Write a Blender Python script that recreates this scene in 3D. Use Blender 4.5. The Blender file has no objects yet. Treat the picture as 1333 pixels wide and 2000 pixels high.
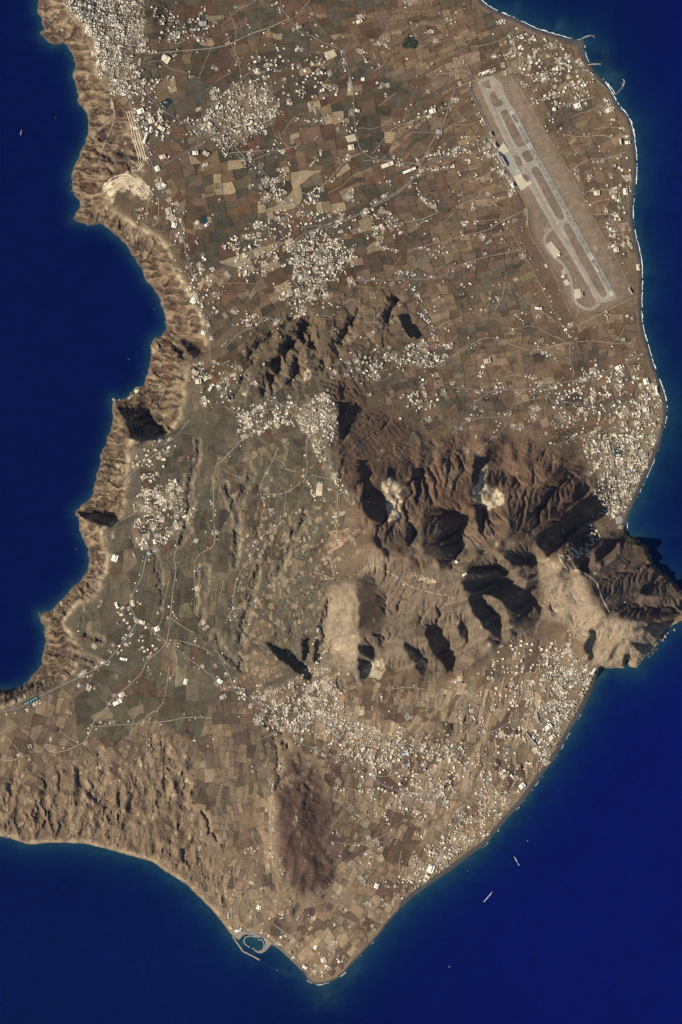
import bpy, bmesh, math, random
import numpy as np
from mathutils import Vector

random.seed(7)
RNG = np.random.default_rng(11)
scene = bpy.context.scene
C = scene.collection
S = 4.2                                   # metres per unit of the survey grid (x east, y south, origin at the NW corner)
def WX(x): return (x - 666.5) * S
def WY(y): return (1000.0 - y) * S

# ------------------------------------------------------------------ camera, sky, sun, exposure
ALT = 200000.0
cam = bpy.data.cameras.new('camera')
cam.sensor_fit = 'AUTO'; cam.sensor_width = 36.0
cam.lens = 18.0 * ALT / (1000.0 * S)
cam.clip_start = 1000.0; cam.clip_end = 600000.0
camo = bpy.data.objects.new('camera', cam); C.objects.link(camo)
camo.location = (0, 0, ALT); camo.rotation_euler = (0, 0, 0)
scene.camera = camo

SUN_EL = math.radians(32.0)
SH = (-0.94, -0.342)                      # horizontal direction towards the sun (world)
world = bpy.data.worlds.new('World'); scene.world = world; world.use_nodes = True
nt = world.node_tree
sky = nt.nodes.new('ShaderNodeTexSky'); sky.sky_type = 'NISHITA'; sky.sun_disc = False
sky.sun_elevation = SUN_EL; sky.sun_rotation = math.atan2(SH[0], SH[1])
bg = nt.nodes['Background']; bg.inputs['Strength'].default_value = 0.062
nt.links.new(sky.outputs['Color'], bg.inputs['Color'])
sl = bpy.data.lights.new('sun', 'SUN'); sl.energy = 5.0; sl.angle = math.radians(0.5); sl.color = (1.0, 0.93, 0.80)
so = bpy.data.objects.new('sun', sl); C.objects.link(so)
sv = Vector((SH[0] * math.cos(SUN_EL), SH[1] * math.cos(SUN_EL), math.sin(SUN_EL)))
so.rotation_euler = sv.to_track_quat('Z', 'Y').to_euler(); so.location = (-6000, -3000, 6000)
vs = scene.view_settings
vs.view_transform = 'Standard'; vs.look = 'None'; vs.gamma = 1.0; vs.exposure = 0.44; vs.use_curve_mapping = False

# ------------------------------------------------------------------ traced survey data
def Z(ox, oy, k, pts):                    # points read off an enlarged survey sheet
    return [(ox + a * k, oy + b * k) for a, b in pts]
K = 450.0 / 1333.0

COAST = [(78,-70),(75,0),(73,24),(80,32),(86,50),(87,59),(80,62),(80,68),(88,77),(97,83),(107,88),(115,85),(125,83),(133,92),(140,103),(146,116),
(147,130),(143,140),(143,152),(148,160),(151,172),(154,185),(152,196),(158,205),(166,213),(171,222),(173,235),(174,247),(172,262),(168,275),(161,292),
(154,308),(147,322),(141,336),(141,352),(142,368),(147,381),(158,391),(157,402),(150,412),(143,427),(146,431),(160,435),(176,440),(199,438),(216,451),
(233,462),(245,476),(258,496),(270,513),(280,530),(287,549),(300,562),(311,584),(319,603),(325,623),(326,646),(314,657),(300,663),(296,670),(296,690),
(294,714),(287,734),(282,753),(263,761),(250,773),(233,783),(221,777),(219,788),(221,812),(219,837),(211,851),(208,868),(199,881),(196,905),(189,932),
(184,955),(176,976),(164,984),(149,996),(148,1004),(157,1016),(157,1036),(162,1053),(172,1070),(176,1090),(172,1114),(159,1133),(142,1148),(130,1163),
(111,1181),(98,1193),(76,1198),(78,1208),(88,1225),(90,1250),(88,1258),(83,1281),(83,1298),(68,1315),(57,1330),(44,1338),(30,1345),(14,1347),(0,1349),(-75,1345),
(-75,1622),(0,1634),(20,1638),(51,1648),(68,1650),(100,1646),(165,1648),(205,1658),(240,1668),(285,1680),(300,1685),(320,1700),(344,1715),(368,1731),(384,1747),(405,1768),
(422,1786),(435,1803),(449,1822),(454,1828),(462,1836),(466,1832),(475,1823),(484,1822),(495,1824),(503,1829),(516,1833),(521,1840),(522,1848),(533,1848),(545,1852),
(554,1862),(565,1873),(576,1882),(589,1894),(596,1904),(601,1914),(610,1920),(620,1923),(634,1921),(654,1915),(675,1898),(692,1879),(715,1854),(742,1824),(767,1791),
(788,1769),(811,1749),(832,1734),(852,1719),(879,1702),(903,1683),(926,1666),(950,1648),(971,1623),(998,1592),(1021,1568),(1045,1534),(1065,1507),(1086,1480),(1102,1450),
(1119,1419),(1136,1392),(1153,1359),(1165,1332),(1177,1305),(1191,1304),(1207,1303),(1220,1306),(1224,1288),(1230,1301),(1244,1305),(1253,1293),(1258,1283),(1267,1278),
(1281,1262),(1288,1248),(1294,1238),(1304,1230),(1314,1222),(1330,1213),(1350,1208),(1346,1196),(1330,1188),(1334,1178),(1345,1172),(1334,1156),(1322,1145),(1310,1133),
(1296,1121),(1281,1109),(1271,1090),(1267,1080),(1259,1063),(1248,1063),(1247,1055),(1240,1049),(1228,1044),(1224,1038),(1224,1023),(1231,999),(1241,979),(1254,949),
(1268,922),(1281,888),(1290,868),(1297,834),(1301,819),(1302,792),(1297,765),(1286,738),(1276,711),(1268,684),(1258,650),(1253,623),(1253,589),(1254,555),(1254,518),
(1248,484),(1239,451),(1235,420),(1237,388),(1241,365),(1243,334),(1243,304),(1239,270),(1234,243),(1224,223),(1210,209),(1200,192),(1190,172),(1177,155),(1161,138),(1150,122),
(1143,108),(1141,88),(1143,79),(1131,79),(1102,73),(1072,64),(1045,56),(1018,42),(991,30),(964,19),(944,5),(939,0),(915,-18),(880,-45),(850,-70)]

RIM = [(112,-70,210),(125,0,215),(136,34,220),(162,51,220),(179,81,225),(187,111,225),(183,142,225),(203,162,225),(216,182,230),(246,188,235),(262,220,240),(272,260,240),
(283,300,238),(287,330,230),(268,345,215),(240,343,205),(218,358,190),(209,385,170),(209,403,165),(235,418,180),(263,437,190),(311,464,205),(334,488,210),(338,518,220),(361,552,230),(381,592,240),
(395,620,250),(405,667,250),(402,690,232),(371,702,235),(368,724,250),(363,754,260),(358,788,260),(354,815,255),(338,842,250),(329,851,245),(304,862,240),(287,864,236),
(258,861,225),(257,874,222),(253,911,215),(246,945,205),(245,979,200),(240,1009,190),(216,1030,182),(200,1035,165),(203,1053,165),(216,1084,165),(209,1117,155),(199,1144,145),(186,1168,140),
(152,1180,128),(125,1215,115),(140,1238,108),(155,1262,104),(152,1310,105),(125,1330,105),(85,1345,105),(40,1368,108),(0,1385,110),(-75,1388,110)]

SPOT = [(215,260,118),(220,312,112),(240,290,125),(196,262,100),(190,310,92),(250,375,150),(180,360,90),(160,60,130),(120,40,100),(165,120,120),(190,210,120),(180,410,60),
(310,700,70),(330,760,140),(300,800,120),(270,830,60),(250,800,70),(240,830,130),(235,880,140),(215,930,110),(205,985,90),(195,1005,60),(185,1055,80),(190,1100,85),(170,1150,70),(120,1190,60),(110,1250,75),(120,1300,85),
(350,640,60),(345,600,110),(300,500,90),
(230,100,228),(300,50,200),(300,200,215),(400,150,150),(500,100,110),(650,100,75),(800,100,45),(900,150,25),(1000,150,13),(1100,150,7),(320,350,222),(450,350,150),(600,350,110),
(750,330,70),(900,350,30),(1000,350,20),(1150,350,9),(1200,300,5),(430,500,200),(550,480,160),(650,480,130),(750,480,85),(850,480,55),(1000,500,28),(1150,520,9),(1220,560,5),
(560,600,190),(650,590,180),(760,590,150),(820,620,95),(900,620,55),(1050,650,25),(1200,650,6),(520,700,225),(600,700,205),(680,700,215),(760,700,130),(720,740,180),(640,780,310),
(655,800,340),(610,830,352),(700,800,215),(760,820,140),(830,800,70),(900,760,45),(1000,780,25),(1150,780,9),(900,850,85),(1000,850,48),(1130,880,10),(1200,950,6),(1180,1000,10),(1200,1035,10),
(640,900,335),(660,960,352),(700,1010,400),(735,1075,480),(770,1092,520),(800,1100,548),(860,1102,566),(905,1107,560),(966,1077,490),(1000,1060,470),(1030,1047,455),
(450,900,232),(520,950,262),(400,800,255),(480,780,250),(400,1000,205),(310,990,205),(380,1200,150),(300,1300,128),(440,1380,100),(350,1500,88),(200,1500,75),(60,1500,85),(100,1600,35),(250,1620,40),(350,1650,45),
(640,1130,290),(600,1200,205),(560,1100,225),(520,1150,185),(500,1250,150),(560,1290,130),(620,1330,85),(600,1400,60),(520,1380,75),(700,1420,45),(800,1400,45),(850,1330,85),(760,1335,100),
(672,1200,330),(690,1260,260),(700,1320,150),(930,1290,115),(1000,1265,110),(1060,1250,95),(1100,1300,30),(1000,1400,25),(1100,1400,10),(900,1550,20),(800,1600,25),(700,1750,22),(620,1850,8),(700,1500,45),(640,1500,70),
(590,1610,120),(565,1520,95),(600,1680,160),(590,1730,120),(640,1690,95),(510,1600,85),(480,1600,62),(400,1650,45),(460,1750,25),(540,1800,25),(660,1760,25),
(760,900,160),(780,960,270),(800,1030,430),(860,950,250),(840,880,120),(930,880,100),(935,960,230),(960,1010,340),(1020,930,150),(1080,1000,320),(1120,955,190),(1155,938,70),
(1110,1010,140),(1140,1030,50),(1160,1045,30),(1100,1105,272),(1090,1082,262),(1125,1108,290),(1145,1150,335),(1165,1200,366),(1220,1205,330),(1250,1215,270),(1300,1180,140),(1325,1180,40),
(1210,1170,290),(1240,1170,250),(1200,1110,215),(1230,1080,110),(1200,1062,120),(1210,1260,200),(1195,1290,70),(1235,1275,100),(1150,1280,60),(1120,1200,175),(1090,1180,205),(1080,1240,115),(1010,1130,370),(1035,1165,260),(960,1190,270),(985,1230,170),(900,1200,250),(915,1250,180),(850,1200,290),(800,1230,240),(770,1270,190),(830,1290,140)]

# (depth m, half width, line) eroded gullies
GULLY = [(26,8,[(599,628),(568,670),(545,701),(524,724)]),(20,6,[(577,618),(541,647),(511,670),(480,704)]),(36,9,[(609,633),(585,663),(551,701),(538,734),(524,761)]),
(32,7,[(595,667),(585,692),(582,724),(575,738)]),(24,6,[(609,650),(616,690),(632,714)]),(28,7,[(697,606),(680,640),(666,667)]),(16,5,[(659,667),(661,694)]),(26,6,[(778,582),(767,603),(756,628)]),
(18,6,[(440,949),(454,979),(464,1003),(462,1035),(460,1070),(457,1104)]),(18,6,[(484,905),(491,925),(477,955),(464,983)]),(12,5,[(511,962),(514,989),(504,1023),(506,1040)]),
(20,7,[(599,1009),(575,1043),(565,1070),(555,1097),(538,1121)]),(20,6,[(504,1104),(501,1124),(491,1154),(487,1185),(477,1218),(470,1234),(469,1301)]),(22,6,[(644,1169),(638,1193),(632,1211),(633,1232),(632,1257)]),
(16,5,[(388,861),(385,898),(371,935),(370,975),(375,989),(361,1009),(365,1036),(351,1060)]),(14,5,[(165,1205),(162,1226)]),(18,6,[(168,1238),(175,1245),(199,1250)]),
(14,5,[(521,1416),(545,1430),(561,1460)]),(15,5,[(398,1584),(408,1614),(422,1638),(432,1651)]),(13,5,[(438,1712),(435,1739),(443,1760)]),(18,5,[(150,1497),(159,1531),(182,1555),(199,1568)]),(18,5,[(196,1470),(196,1497),(203,1514),(192,1544)]),
(12,5,[(300,1440),(303,1470),(310,1500),(305,1530)]),(12,5,[(318,1440),(322,1480),(330,1520),(318,1550)]),(10,4,[(660,1325),(668,1345),(685,1365)]),(10,4,[(540,1050),(520,1090),(515,1120)]),(12,5,[(455,780),(470,760),(480,735),(500,700)]),
(14,5,[(150,1281),(165,1285),(185,1292)]),(12,5,[(540,1440),(545,1480),(540,1540)]),(14,6,[(675,1150),(690,1180),(688,1230),(700,1260)]),(10,4,[(880,870),(884,900),(880,940)]),
(14,5,[(475,1310),(452,1290),(430,1265),(420,1240)]),(9,4,[(300,1075),(310,1120),(318,1180)]),(9,4,[(402,1110),(398,1160),(392,1210)])]

# steep flanks that fall away from the afternoon sun: (slope, outline)
FLANK = [(1.0,Z(640,780,.165,[(390,1180),(430,1080),(560,1090),(640,1160),(700,1250),(720,1400),(650,1480),(540,1440),(430,1290)])),
(.95,Z(640,780,.165,[(130,20),(180,20),(230,150),(240,350),(190,480),(130,430)])),(.55,Z(640,780,.165,[(240,0),(420,40),(420,420),(260,420)])),
(.8,Z(640,780,.165,[(350,700),(450,700),(500,900),(560,1090),(430,1080),(380,900)])),
(1.1,Z(640,780,.165,[(725,790),(790,830),(810,970),(740,930),(720,840)])),(1.1,Z(640,780,.165,[(970,660),(1050,800),(1100,950),(1090,1120),(1020,1290),(1040,1100),(1010,900),(970,750)])),
(1.2,Z(640,780,.165,[(950,1440),(1035,1570),(1000,1700),(950,1760),(930,1600)])),(1.0,Z(640,780,.165,[(500,1570),(600,1670),(740,1840),(690,1850),(600,1750)])),(.75,Z(640,780,.165,[(700,1450),(800,1440),(780,1560),(700,1640)])),
(1.1,[(868,1000),(892,1000),(905,1012),(896,1040),(896,1085),(870,1080),(862,1040)]),
(1.3,Z(883,800,K,[(135,250),(185,280),(165,380),(170,530),(200,560),(165,740),(140,640),(140,540),(115,400)])),
(.7,Z(883,800,K,[(530,490),(610,400),(600,500),(540,580),(480,640)])),(.6,Z(883,800,K,[(330,200),(380,180),(390,300),(340,300)])),
(1.15,Z(883,800,K,[(470,750),(600,650),(720,540),(830,470),(790,560),(780,650),(680,720),(560,860),(500,800)])),
(.79,Z(883,800,K,[(820,820),(900,730),(950,760),(890,850),(830,890)])),(.6,Z(883,800,K,[(930,920),(990,780),(1030,790),(960,950)])),
(.6,Z(883,800,K,[(1000,930),(1050,790),(1140,800),(1180,900),(1120,1020),(1020,970)])),(.6,Z(883,800,K,[(1150,1080),(1190,960),(1310,1000),(1350,1080),(1210,1120)])),
(.75,Z(1060,1000,.2048,[(870,920),(1280,920),(1280,1020),(1050,1050),(880,1040)])),
(1.3,Z(1060,1000,.2048,[(850,1250),(940,1260),(1020,1300),(1090,1220),(940,1110),(1110,1060),(1230,1040),(1170,1200),(1010,1370),(930,1350)])),
(.8,Z(1060,1000,.2048,[(450,1090),(500,1150),(510,1260),(460,1410),(410,1300),(440,1180)])),(.7,Z(1060,1000,.2048,[(570,1280),(600,1290),(590,1400),(560,1350)])),(.8,Z(1060,1000,.2048,[(690,1260),(720,1240),(680,1420),(620,1430)])),(1.2,Z(1060,1000,.2048,[(780,1340),(820,1350),(830,1440),(780,1440)])),
(1.15,Z(860,1060,.15,[(820,165),(1000,160),(1140,180),(1280,280),(1270,320),(1100,290),(980,310),(880,240)])),
(1.15,Z(860,1060,.15,[(340,380),(420,300),(570,300),(760,340),(880,430),(800,445),(620,420),(450,400)])),
(1.2,Z(860,1060,.15,[(270,520),(400,500),(600,500),(740,510),(900,560),(1050,650),(1180,870),(1100,950),(900,870),(780,760),(640,690),(470,670),(370,640)])),
(1.25,Z(860,1060,.15,[(390,680),(470,680),(550,760),(700,900),(770,1000),(800,1250),(700,1230),(560,1090),(490,1000),(410,920)])),
(.9,Z(860,1060,.15,[(1130,440),(1260,380),(1290,440),(1160,470)])),(.9,Z(860,1060,.15,[(1090,680),(1330,840),(1300,870),(1110,760)])),(.8,Z(860,1060,.15,[(910,1110),(1020,1150),(1010,1210),(960,1190)])),(.8,Z(860,1060,.15,[(230,1080),(340,1010),(350,1130),(270,1200)])),
(1.2,Z(560,1160,.15,[(915,640),(1080,680),(1165,830),(1130,890),(1040,800),(940,750)])),(1.2,Z(560,1160,.15,[(930,800),(1000,860),(1085,900),(1085,1000),(1035,1125),(960,1090),(940,950)])),
(1.0,Z(560,1160,.15,[(1105,480),(1190,540),(1285,690),(1230,680)])),(.6,Z(560,1160,.15,[(1080,0),(1220,20),(1280,120),(1265,290),(1190,180)])),
(1.0,Z(440,1200,K,[(1150,100),(1210,50),(1265,130),(1325,260),(1310,345),(1230,250),(1180,180)])),(.9,Z(440,1200,K,[(1035,150),(1135,240),(1130,270),(1050,195)])),
(.8,[(228,789),(252,797),(268,796),(279,783),(300,822),(322,850),(300,861),(286,863),(260,858),(245,822)]),(.8,Z(0,800,K,[(445,590),(590,575),(695,635),(640,685),(580,665),(455,615)])),
(.8,Z(0,400,K,[(1040,770),(1110,790),(1170,855),(1120,885),(1060,810)])),(.8,Z(0,400,K,[(975,800),(1060,850),(1065,910),(1020,850)])),
(.6,Z(300,1550,K,[(1010,500),(1040,410),(1060,415),(1035,520),(1000,560)])),(.6,Z(300,1550,K,[(790,700),(830,625),(845,650),(810,720)])),
(1.1,Z(440,400,K,[(1000,640),(1050,630),(1090,700),(1125,780),(1060,760),(1020,690)])),(.8,Z(440,1200,K,[(240,150),(330,200),(440,280),(500,370),(470,380),(380,310),(280,220)])),
(.8,Z(440,1200,K,[(440,140),(480,140),(470,260),(450,260)])),(.8,Z(440,1200,K,[(520,140),(545,140),(540,290),(515,270)])),(.8,[(225,292),(236,293),(241,310),(233,306)]),(.6,[(60,1315),(90,1330),(40,1360),(0,1375),(0,1350),(40,1340)])]

# gentler facets of the same relief: (slope along the light, outline); positive faces the sun
_A = lambda *p: Z(860,1060,.15,p)
_B = lambda *p: Z(625,781,.531,p)
FACET = [(.75,_A((700,120),(800,190),(900,300),(930,350),(1000,420),(1080,500),(1140,560),(1100,600),(1010,520),(920,430),(880,380),(770,250))),
(.7,_A((1190,60),(1330,150),(1333,330),(1290,560),(1280,420),(1300,330),(1250,220))),(.75,_A((470,670),(640,700),(780,760),(850,860),(860,1000),(900,1200),(820,1250),(770,1000),(690,880),(560,760))),
(.7,_A((90,960),(190,1000),(240,1200),(380,1333),(150,1333),(60,1150))),(.7,_A((370,850),(450,950),(520,1080),(600,1200),(560,1330),(400,1330),(370,1150))),
(-.46,_A((720,110),(850,80),(1100,130),(1000,165),(820,165))),(-.46,_A((350,400),(560,400),(740,470),(600,490),(400,500),(280,520))),(-.46,_A((1000,380),(1150,480),(1260,420),(1280,560),(1100,640),(1000,480))),
(-.42,_A((860,860),(1100,960),(1180,900),(1300,900),(1200,1100),(1000,1100),(880,1000))),(-.48,_A((600,1200),(800,1260),(740,1330),(560,1300))),(-.48,_A((200,1080),(330,960),(360,1150),(300,1280),(230,1180))),
(-.25,_B((140,660),(180,650),(235,720),(240,800),(220,850),(150,840))),(.45,_B((50,700),(130,680),(135,800),(140,960),(100,960),(50,880))),(.7,_B((410,800),(480,830),(560,960),(500,1010),(470,900))),
(.6,_B((520,800),(600,800),(660,880),(600,930),(540,870))),(-.5,_B((300,900),(380,940),(385,1010),(330,960))),(.55,_B((240,880),(300,890),(350,980),(290,1000),(240,940))),
(-.45,_B((380,400),(510,400),(520,470),(470,600),(400,570),(370,480))),(.35,_B((520,440),(570,400),(600,470),(560,590),(500,600),(530,520))),(.25,_B((610,400),(660,380),(690,460),(650,540),(600,560))),
(-.34,_B((690,400),(770,320),(810,340),(770,480),(700,530))),(-.42,_B((770,380),(900,230),(970,250),(830,480),(780,520))),(-.26,_B((150,100),(330,80),(330,260),(240,300),(120,300),(100,200))),
(.3,_B((330,420),(380,400),(390,470),(350,540),(330,480))),(-.3,_B((270,470),(330,520),(300,560),(220,520))),(.35,_B((540,180),(600,150),(590,250),(540,260))),(.35,_B((680,170),(740,200),(720,280),(680,250))),
(-.36,_B((610,190),(660,170),(680,290),(620,320))),(-.32,_B((1000,640),(1130,560),(1200,640),(1140,780),(1030,720))),(.5,_B((840,540),(900,560),(850,700),(830,640))),(.45,_B((930,620),(980,680),(1040,790),(1000,850),(940,720))),
(.3,_B((980,860),(1100,860),(1120,960),(1020,970))),(-.35,_B((1120,760),(1320,760),(1320,800),(1150,810))),(.5,_B((1130,730),(1190,720),(1320,745),(1200,755))),(.5,_B((1000,560),(1030,540),(1020,620),(985,620))),(.5,_B((1075,540),(1100,530),(1060,620),(1040,600))),
(.35,[(500,1560),(540,1560),(550,1680),(520,1700)])]
PALE = [Z(440,1200,K,[(310,300),(375,300),(385,340)]),Z(440,1200,K,[(90,100),(130,130),(150,260),(130,340),(90,330)]),Z(440,800,K,[(270,690),(320,645),(345,690),(240,730),(190,740)]),
 Z(440,800,K,[(350,860),(440,870),(430,1010),(370,1080),(330,1140),(300,1140)]),Z(440,1200,K,[(410,700),(500,830),(470,980),(410,920),(450,880)]),Z(440,400,K,[(700,780),(750,730),(780,780),(720,810)]),Z(440,800,K,[(850,850),(900,840),(920,900),(830,960),(800,950)]),
 Z(440,1200,K,[(700,60),(620,0),(740,0),(750,200),(660,250),(600,200)])]
ZONE = {   # ground colour of each kind of country (linear albedo)
 'mountain':[(650,760),(668,752),(690,745),(720,790),(800,830),(850,860),(900,850),(960,850),(1040,865),(1090,885),(1120,905),(1165,935),(1140,1000),(1128,1040),(1165,1045),(1180,1038),(1225,1042),(1240,1090),(1300,1130),(1350,1190),
   (1260,1215),(1190,1200),(1160,1180),(1130,1110),(1060,1060),(1000,1060),(900,1100),(860,1100),(800,1098),(740,1080),(700,1010),(680,980),(655,920),(650,860),(660,820)],
 'south':[(735,1075),(800,1098),(905,1107),(970,1076),(1030,1045),(1060,1100),(1065,1200),(1050,1240),(985,1255),(950,1285),(880,1312),(810,1310),(740,1300),(700,1340),(655,1290),(640,1230),(640,1150),(690,1120)],
 'headland':[(1055,1090),(1100,1100),(1130,1108),(1160,1185),(1190,1198),(1260,1215),(1350,1210),(1255,1305),(1175,1305),(1140,1262),(1100,1215),(1060,1200)],
 'palehill':[(642,1145),(672,1140),(700,1130),(692,1200),(695,1240),(700,1290),(712,1350),(690,1325),(655,1290),(645,1230)],
 'darkfloor':[(705,1135),(722,1140),(745,1165),(748,1210),(730,1235),(700,1245),(692,1215)],
 'hill':[(552,1500),(580,1470),(612,1490),(640,1555),(648,1600),(632,1640),(660,1690),(647,1728),(600,1752),(565,1735),(540,1660),(543,1580)],
 'paleridge':[(490,1560),(520,1540),(545,1600),(540,1680),(575,1760),(520,1800),(495,1720),(500,1650)],
 'badland':[(-75,1500),(60,1480),(150,1460),(250,1450),(330,1430),(385,1470),(375,1560),(400,1640),(440,1760),(440,1815),(300,1695),(-75,1650)],
 'approach':[(1003,424),(1030,412),(1042,462),(1118,622),(1102,640),(1018,484)],
 'airfield':[(922,165),(940,152),(985,146),(1008,150),(1228,560),(1222,588),(1180,606),(1140,612),(1112,600),(1095,545),(1050,470),(1040,420),(1018,375),(985,330)],
}
ZCOL = {'mountain':(.142,.092,.060),'south':(.150,.117,.084),'headland':(.30,.238,.168),'palehill':(.25,.203,.143),'darkfloor':(.10,.07,.05),'hill':(.088,.057,.042),'paleridge':(.205,.155,.10),
        'badland':(.165,.122,.080),'airfield':(.225,.175,.130), 'approach':(.135,.090,.062)}
QUARRY = [Z(640,780,.165,[(740,950),(830,990),(860,1060),(840,1170),(850,1330),(810,1420),(720,1390),(690,1250),(690,1130),(625,1070),(670,980)]),
 Z(883,800,K,[(165,330),(205,335),(205,380),(180,430),(230,460),(290,480),(305,530),(240,560),(205,600),(180,540),(135,540),(125,480),(160,440)]),
 Z(0,0,K,[(595,1090),(680,1020),(750,1005),(765,1040),(800,1020),(890,1120),(820,1170),(770,1090),(680,1095),(660,1180),(615,1140)]),
 [(719,1322),(716,1305),(732,1290),(749,1288),(754,1300),(748,1314),(738,1324)], Z(440,400,K,[(440,990),(480,955),(520,960),(500,985),(450,1005)])]

# ------------------------------------------------------------------ numerical terrain
STEP = 1.5
X0, X1, Y0, Y1 = -70.0, 1372.0, -70.0, 1940.0
gx = np.arange(X0, X1 + .1, STEP); gy = np.arange(Y0, Y1 + .1, STEP)
NX, NY = len(gx), len(gy)
GX, GY = np.meshgrid(gx, gy)

def inside(poly, px, py):
    r = np.zeros(px.shape, bool)
    n = len(poly)
    if px.ndim == 2 and px.shape == (NY, NX) and n < 60:
        b0 = max(0, int((min(p[0] for p in poly) - 40 - X0) / STEP)); b1 = int((max(p[0] for p in poly) + 40 - X0) / STEP) + 2
        b2 = max(0, int((min(p[1] for p in poly) - 40 - Y0) / STEP)); b3 = int((max(p[1] for p in poly) + 40 - Y0) / STEP) + 2
        qx, qy = px[b2:b3, b0:b1], py[b2:b3, b0:b1]
        t = np.zeros(qx.shape, bool)
        for i in range(n):
            x1, y1 = poly[i][:2]; x2, y2 = poly[(i + 1) % n][:2]
            if y1 == y2: continue
            t ^= ((y1 > qy) != (y2 > qy)) & (qx < (x2 - x1) * (qy - y1) / (y2 - y1) + x1)
        r[b2:b3, b0:b1] = t
        return r
    for i in range(n):
        x1, y1 = poly[i][:2]; x2, y2 = poly[(i + 1) % n][:2]
        if y1 == y2: continue
        c = ((y1 > py) != (y2 > py))
        r ^= c & (px < (x2 - x1) * (py - y1) / (y2 - y1) + x1)
    return r

def seg_dist(pts, px, py, closed=False):
    d = np.full(px.shape, 1e9)
    n = len(pts)
    for i in range(n if closed else n - 1):
        x1, y1 = pts[i][:2]; x2, y2 = pts[(i + 1) % n][:2]
        dx, dy = x2 - x1, y2 - y1
        L = dx * dx + dy * dy
        if L == 0: continue
        t = np.clip(((px - x1) * dx + (py - y1) * dy) / L, 0, 1)
        d = np.minimum(d, (px - x1 - t * dx) ** 2 + (py - y1 - t * dy) ** 2)
    return np.sqrt(d)

_LAT = {}
from concurrent.futures import ThreadPoolExecutor
_POOL = ThreadPoolExecutor(4)
def _vn(x, y, r):
    xi = np.floor(x); yi = np.floor(y)
    fx = (x - xi).astype(np.float32); fy = (y - yi).astype(np.float32)
    xi = xi.astype(np.int32); yi = yi.astype(np.int32)
    fx = fx * fx * fx * (fx * (fx * 6 - 15) + 10); fy = fy * fy * fy * (fy * (fy * 6 - 15) + 10)
    x0 = xi & 255; x1 = (xi + 1) & 255; y0 = (yi & 255) << 8; y1 = ((yi + 1) & 255) << 8
    a = r.take(y0 + x0); b = r.take(y0 + x1); c = r.take(y1 + x0); d = r.take(y1 + x1)
    a = a + (b - a) * fx; c = c + (d - c) * fx
    return a + (c - a) * fy
def vnoise(x, y, seed):
    if seed not in _LAT: _LAT[seed] = np.random.default_rng(seed).random((256, 256)).astype(np.float32).ravel()
    r = _LAT[seed]
    if getattr(x, 'ndim', 0) == 2 and x.size > 200000:
        return np.concatenate(list(_POOL.map(lambda q: _vn(q[0], q[1], r), zip(np.array_split(x, 8), np.array_split(y, 8)))))
    return _vn(x, y, r)
def fbm(x, y, seed, o=4):
    s = 0; a = 1; t = 0
    for k in range(o):
        s = s + a * (vnoise(x * 2 ** k, y * 2 ** k, seed + k) - .5); t += a; a *= .5
    return s / t * 2                       # about -1..1
def ridged(x, y, seed, o=4):
    s = 0; a = 1; t = 0
    for k in range(o):
        s = s + a * (1 - np.abs(2 * vnoise(x * 2 ** k, y * 2 ** k, seed + k) - 1)); t += a; a *= .5
    return s / t                           # 0..1
def blur(a, r):
    r = int(max(1, r))
    for _ in range(3):
        for ax in (0, 1):
            p = np.concatenate([np.repeat(np.take(a, [0], ax), r + 1, ax), a, np.repeat(np.take(a, [-1], ax), r, ax)], ax)
            c = np.cumsum(p, ax)
            n = a.shape[ax]
            a = (np.take(c, range(2 * r + 1, 2 * r + 1 + n), ax) - np.take(c, range(0, n), ax)) / (2 * r + 1)
    return a
def bil(arr, ax_, ay_, st, px, py):
    fx = np.clip((px - ax_) / st, 0, arr.shape[1] - 1.001); fy = np.clip((py - ay_) / st, 0, arr.shape[0] - 1.001)
    xi = fx.astype(int); yi = fy.astype(int); fx = fx - xi; fy = fy - yi
    return (arr[yi, xi] * (1 - fx) + arr[yi, xi + 1] * fx) * (1 - fy) + (arr[yi + 1, xi] * (1 - fx) + arr[yi + 1, xi + 1] * fx) * fy
def sat(a): return np.clip(a, 0, 1)
def sstep(a, b, v):
    t = sat((v - a) / (b - a)); return t * t * (3 - 2 * t)

# signed distance to the shore (on a 4-unit sheet)
cx = np.arange(X0 - 60, 1480, 4.0); cy = np.arange(Y0 - 60, 2110, 4.0)
CX, CY = np.meshgrid(cx, cy)
sd4 = seg_dist(COAST, CX, CY, True) * np.where(inside(COAST, CX, CY), 1, -1)
def SDF(px, py): return bil(sd4, cx[0], cy[0], 4.0, px, py)
sdf = SDF(GX, GY)
cliffy_w = sstep(420, 330, GX) * sstep(1400, 1340, GY)
sdf = sdf + (1.2 + 2.0 * np.maximum(cliffy_w, sstep(1030, 1060, GY) * sstep(1180, 1210, GX))) * fbm(GX / 9, GY / 9, 5, 3) * sstep(60, 10, np.abs(sdf)) * (1 - .75 * sstep(800, 900, GX) * (1 - sstep(1030, 1050, GY) * sstep(1310, 1290, GY)))

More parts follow.
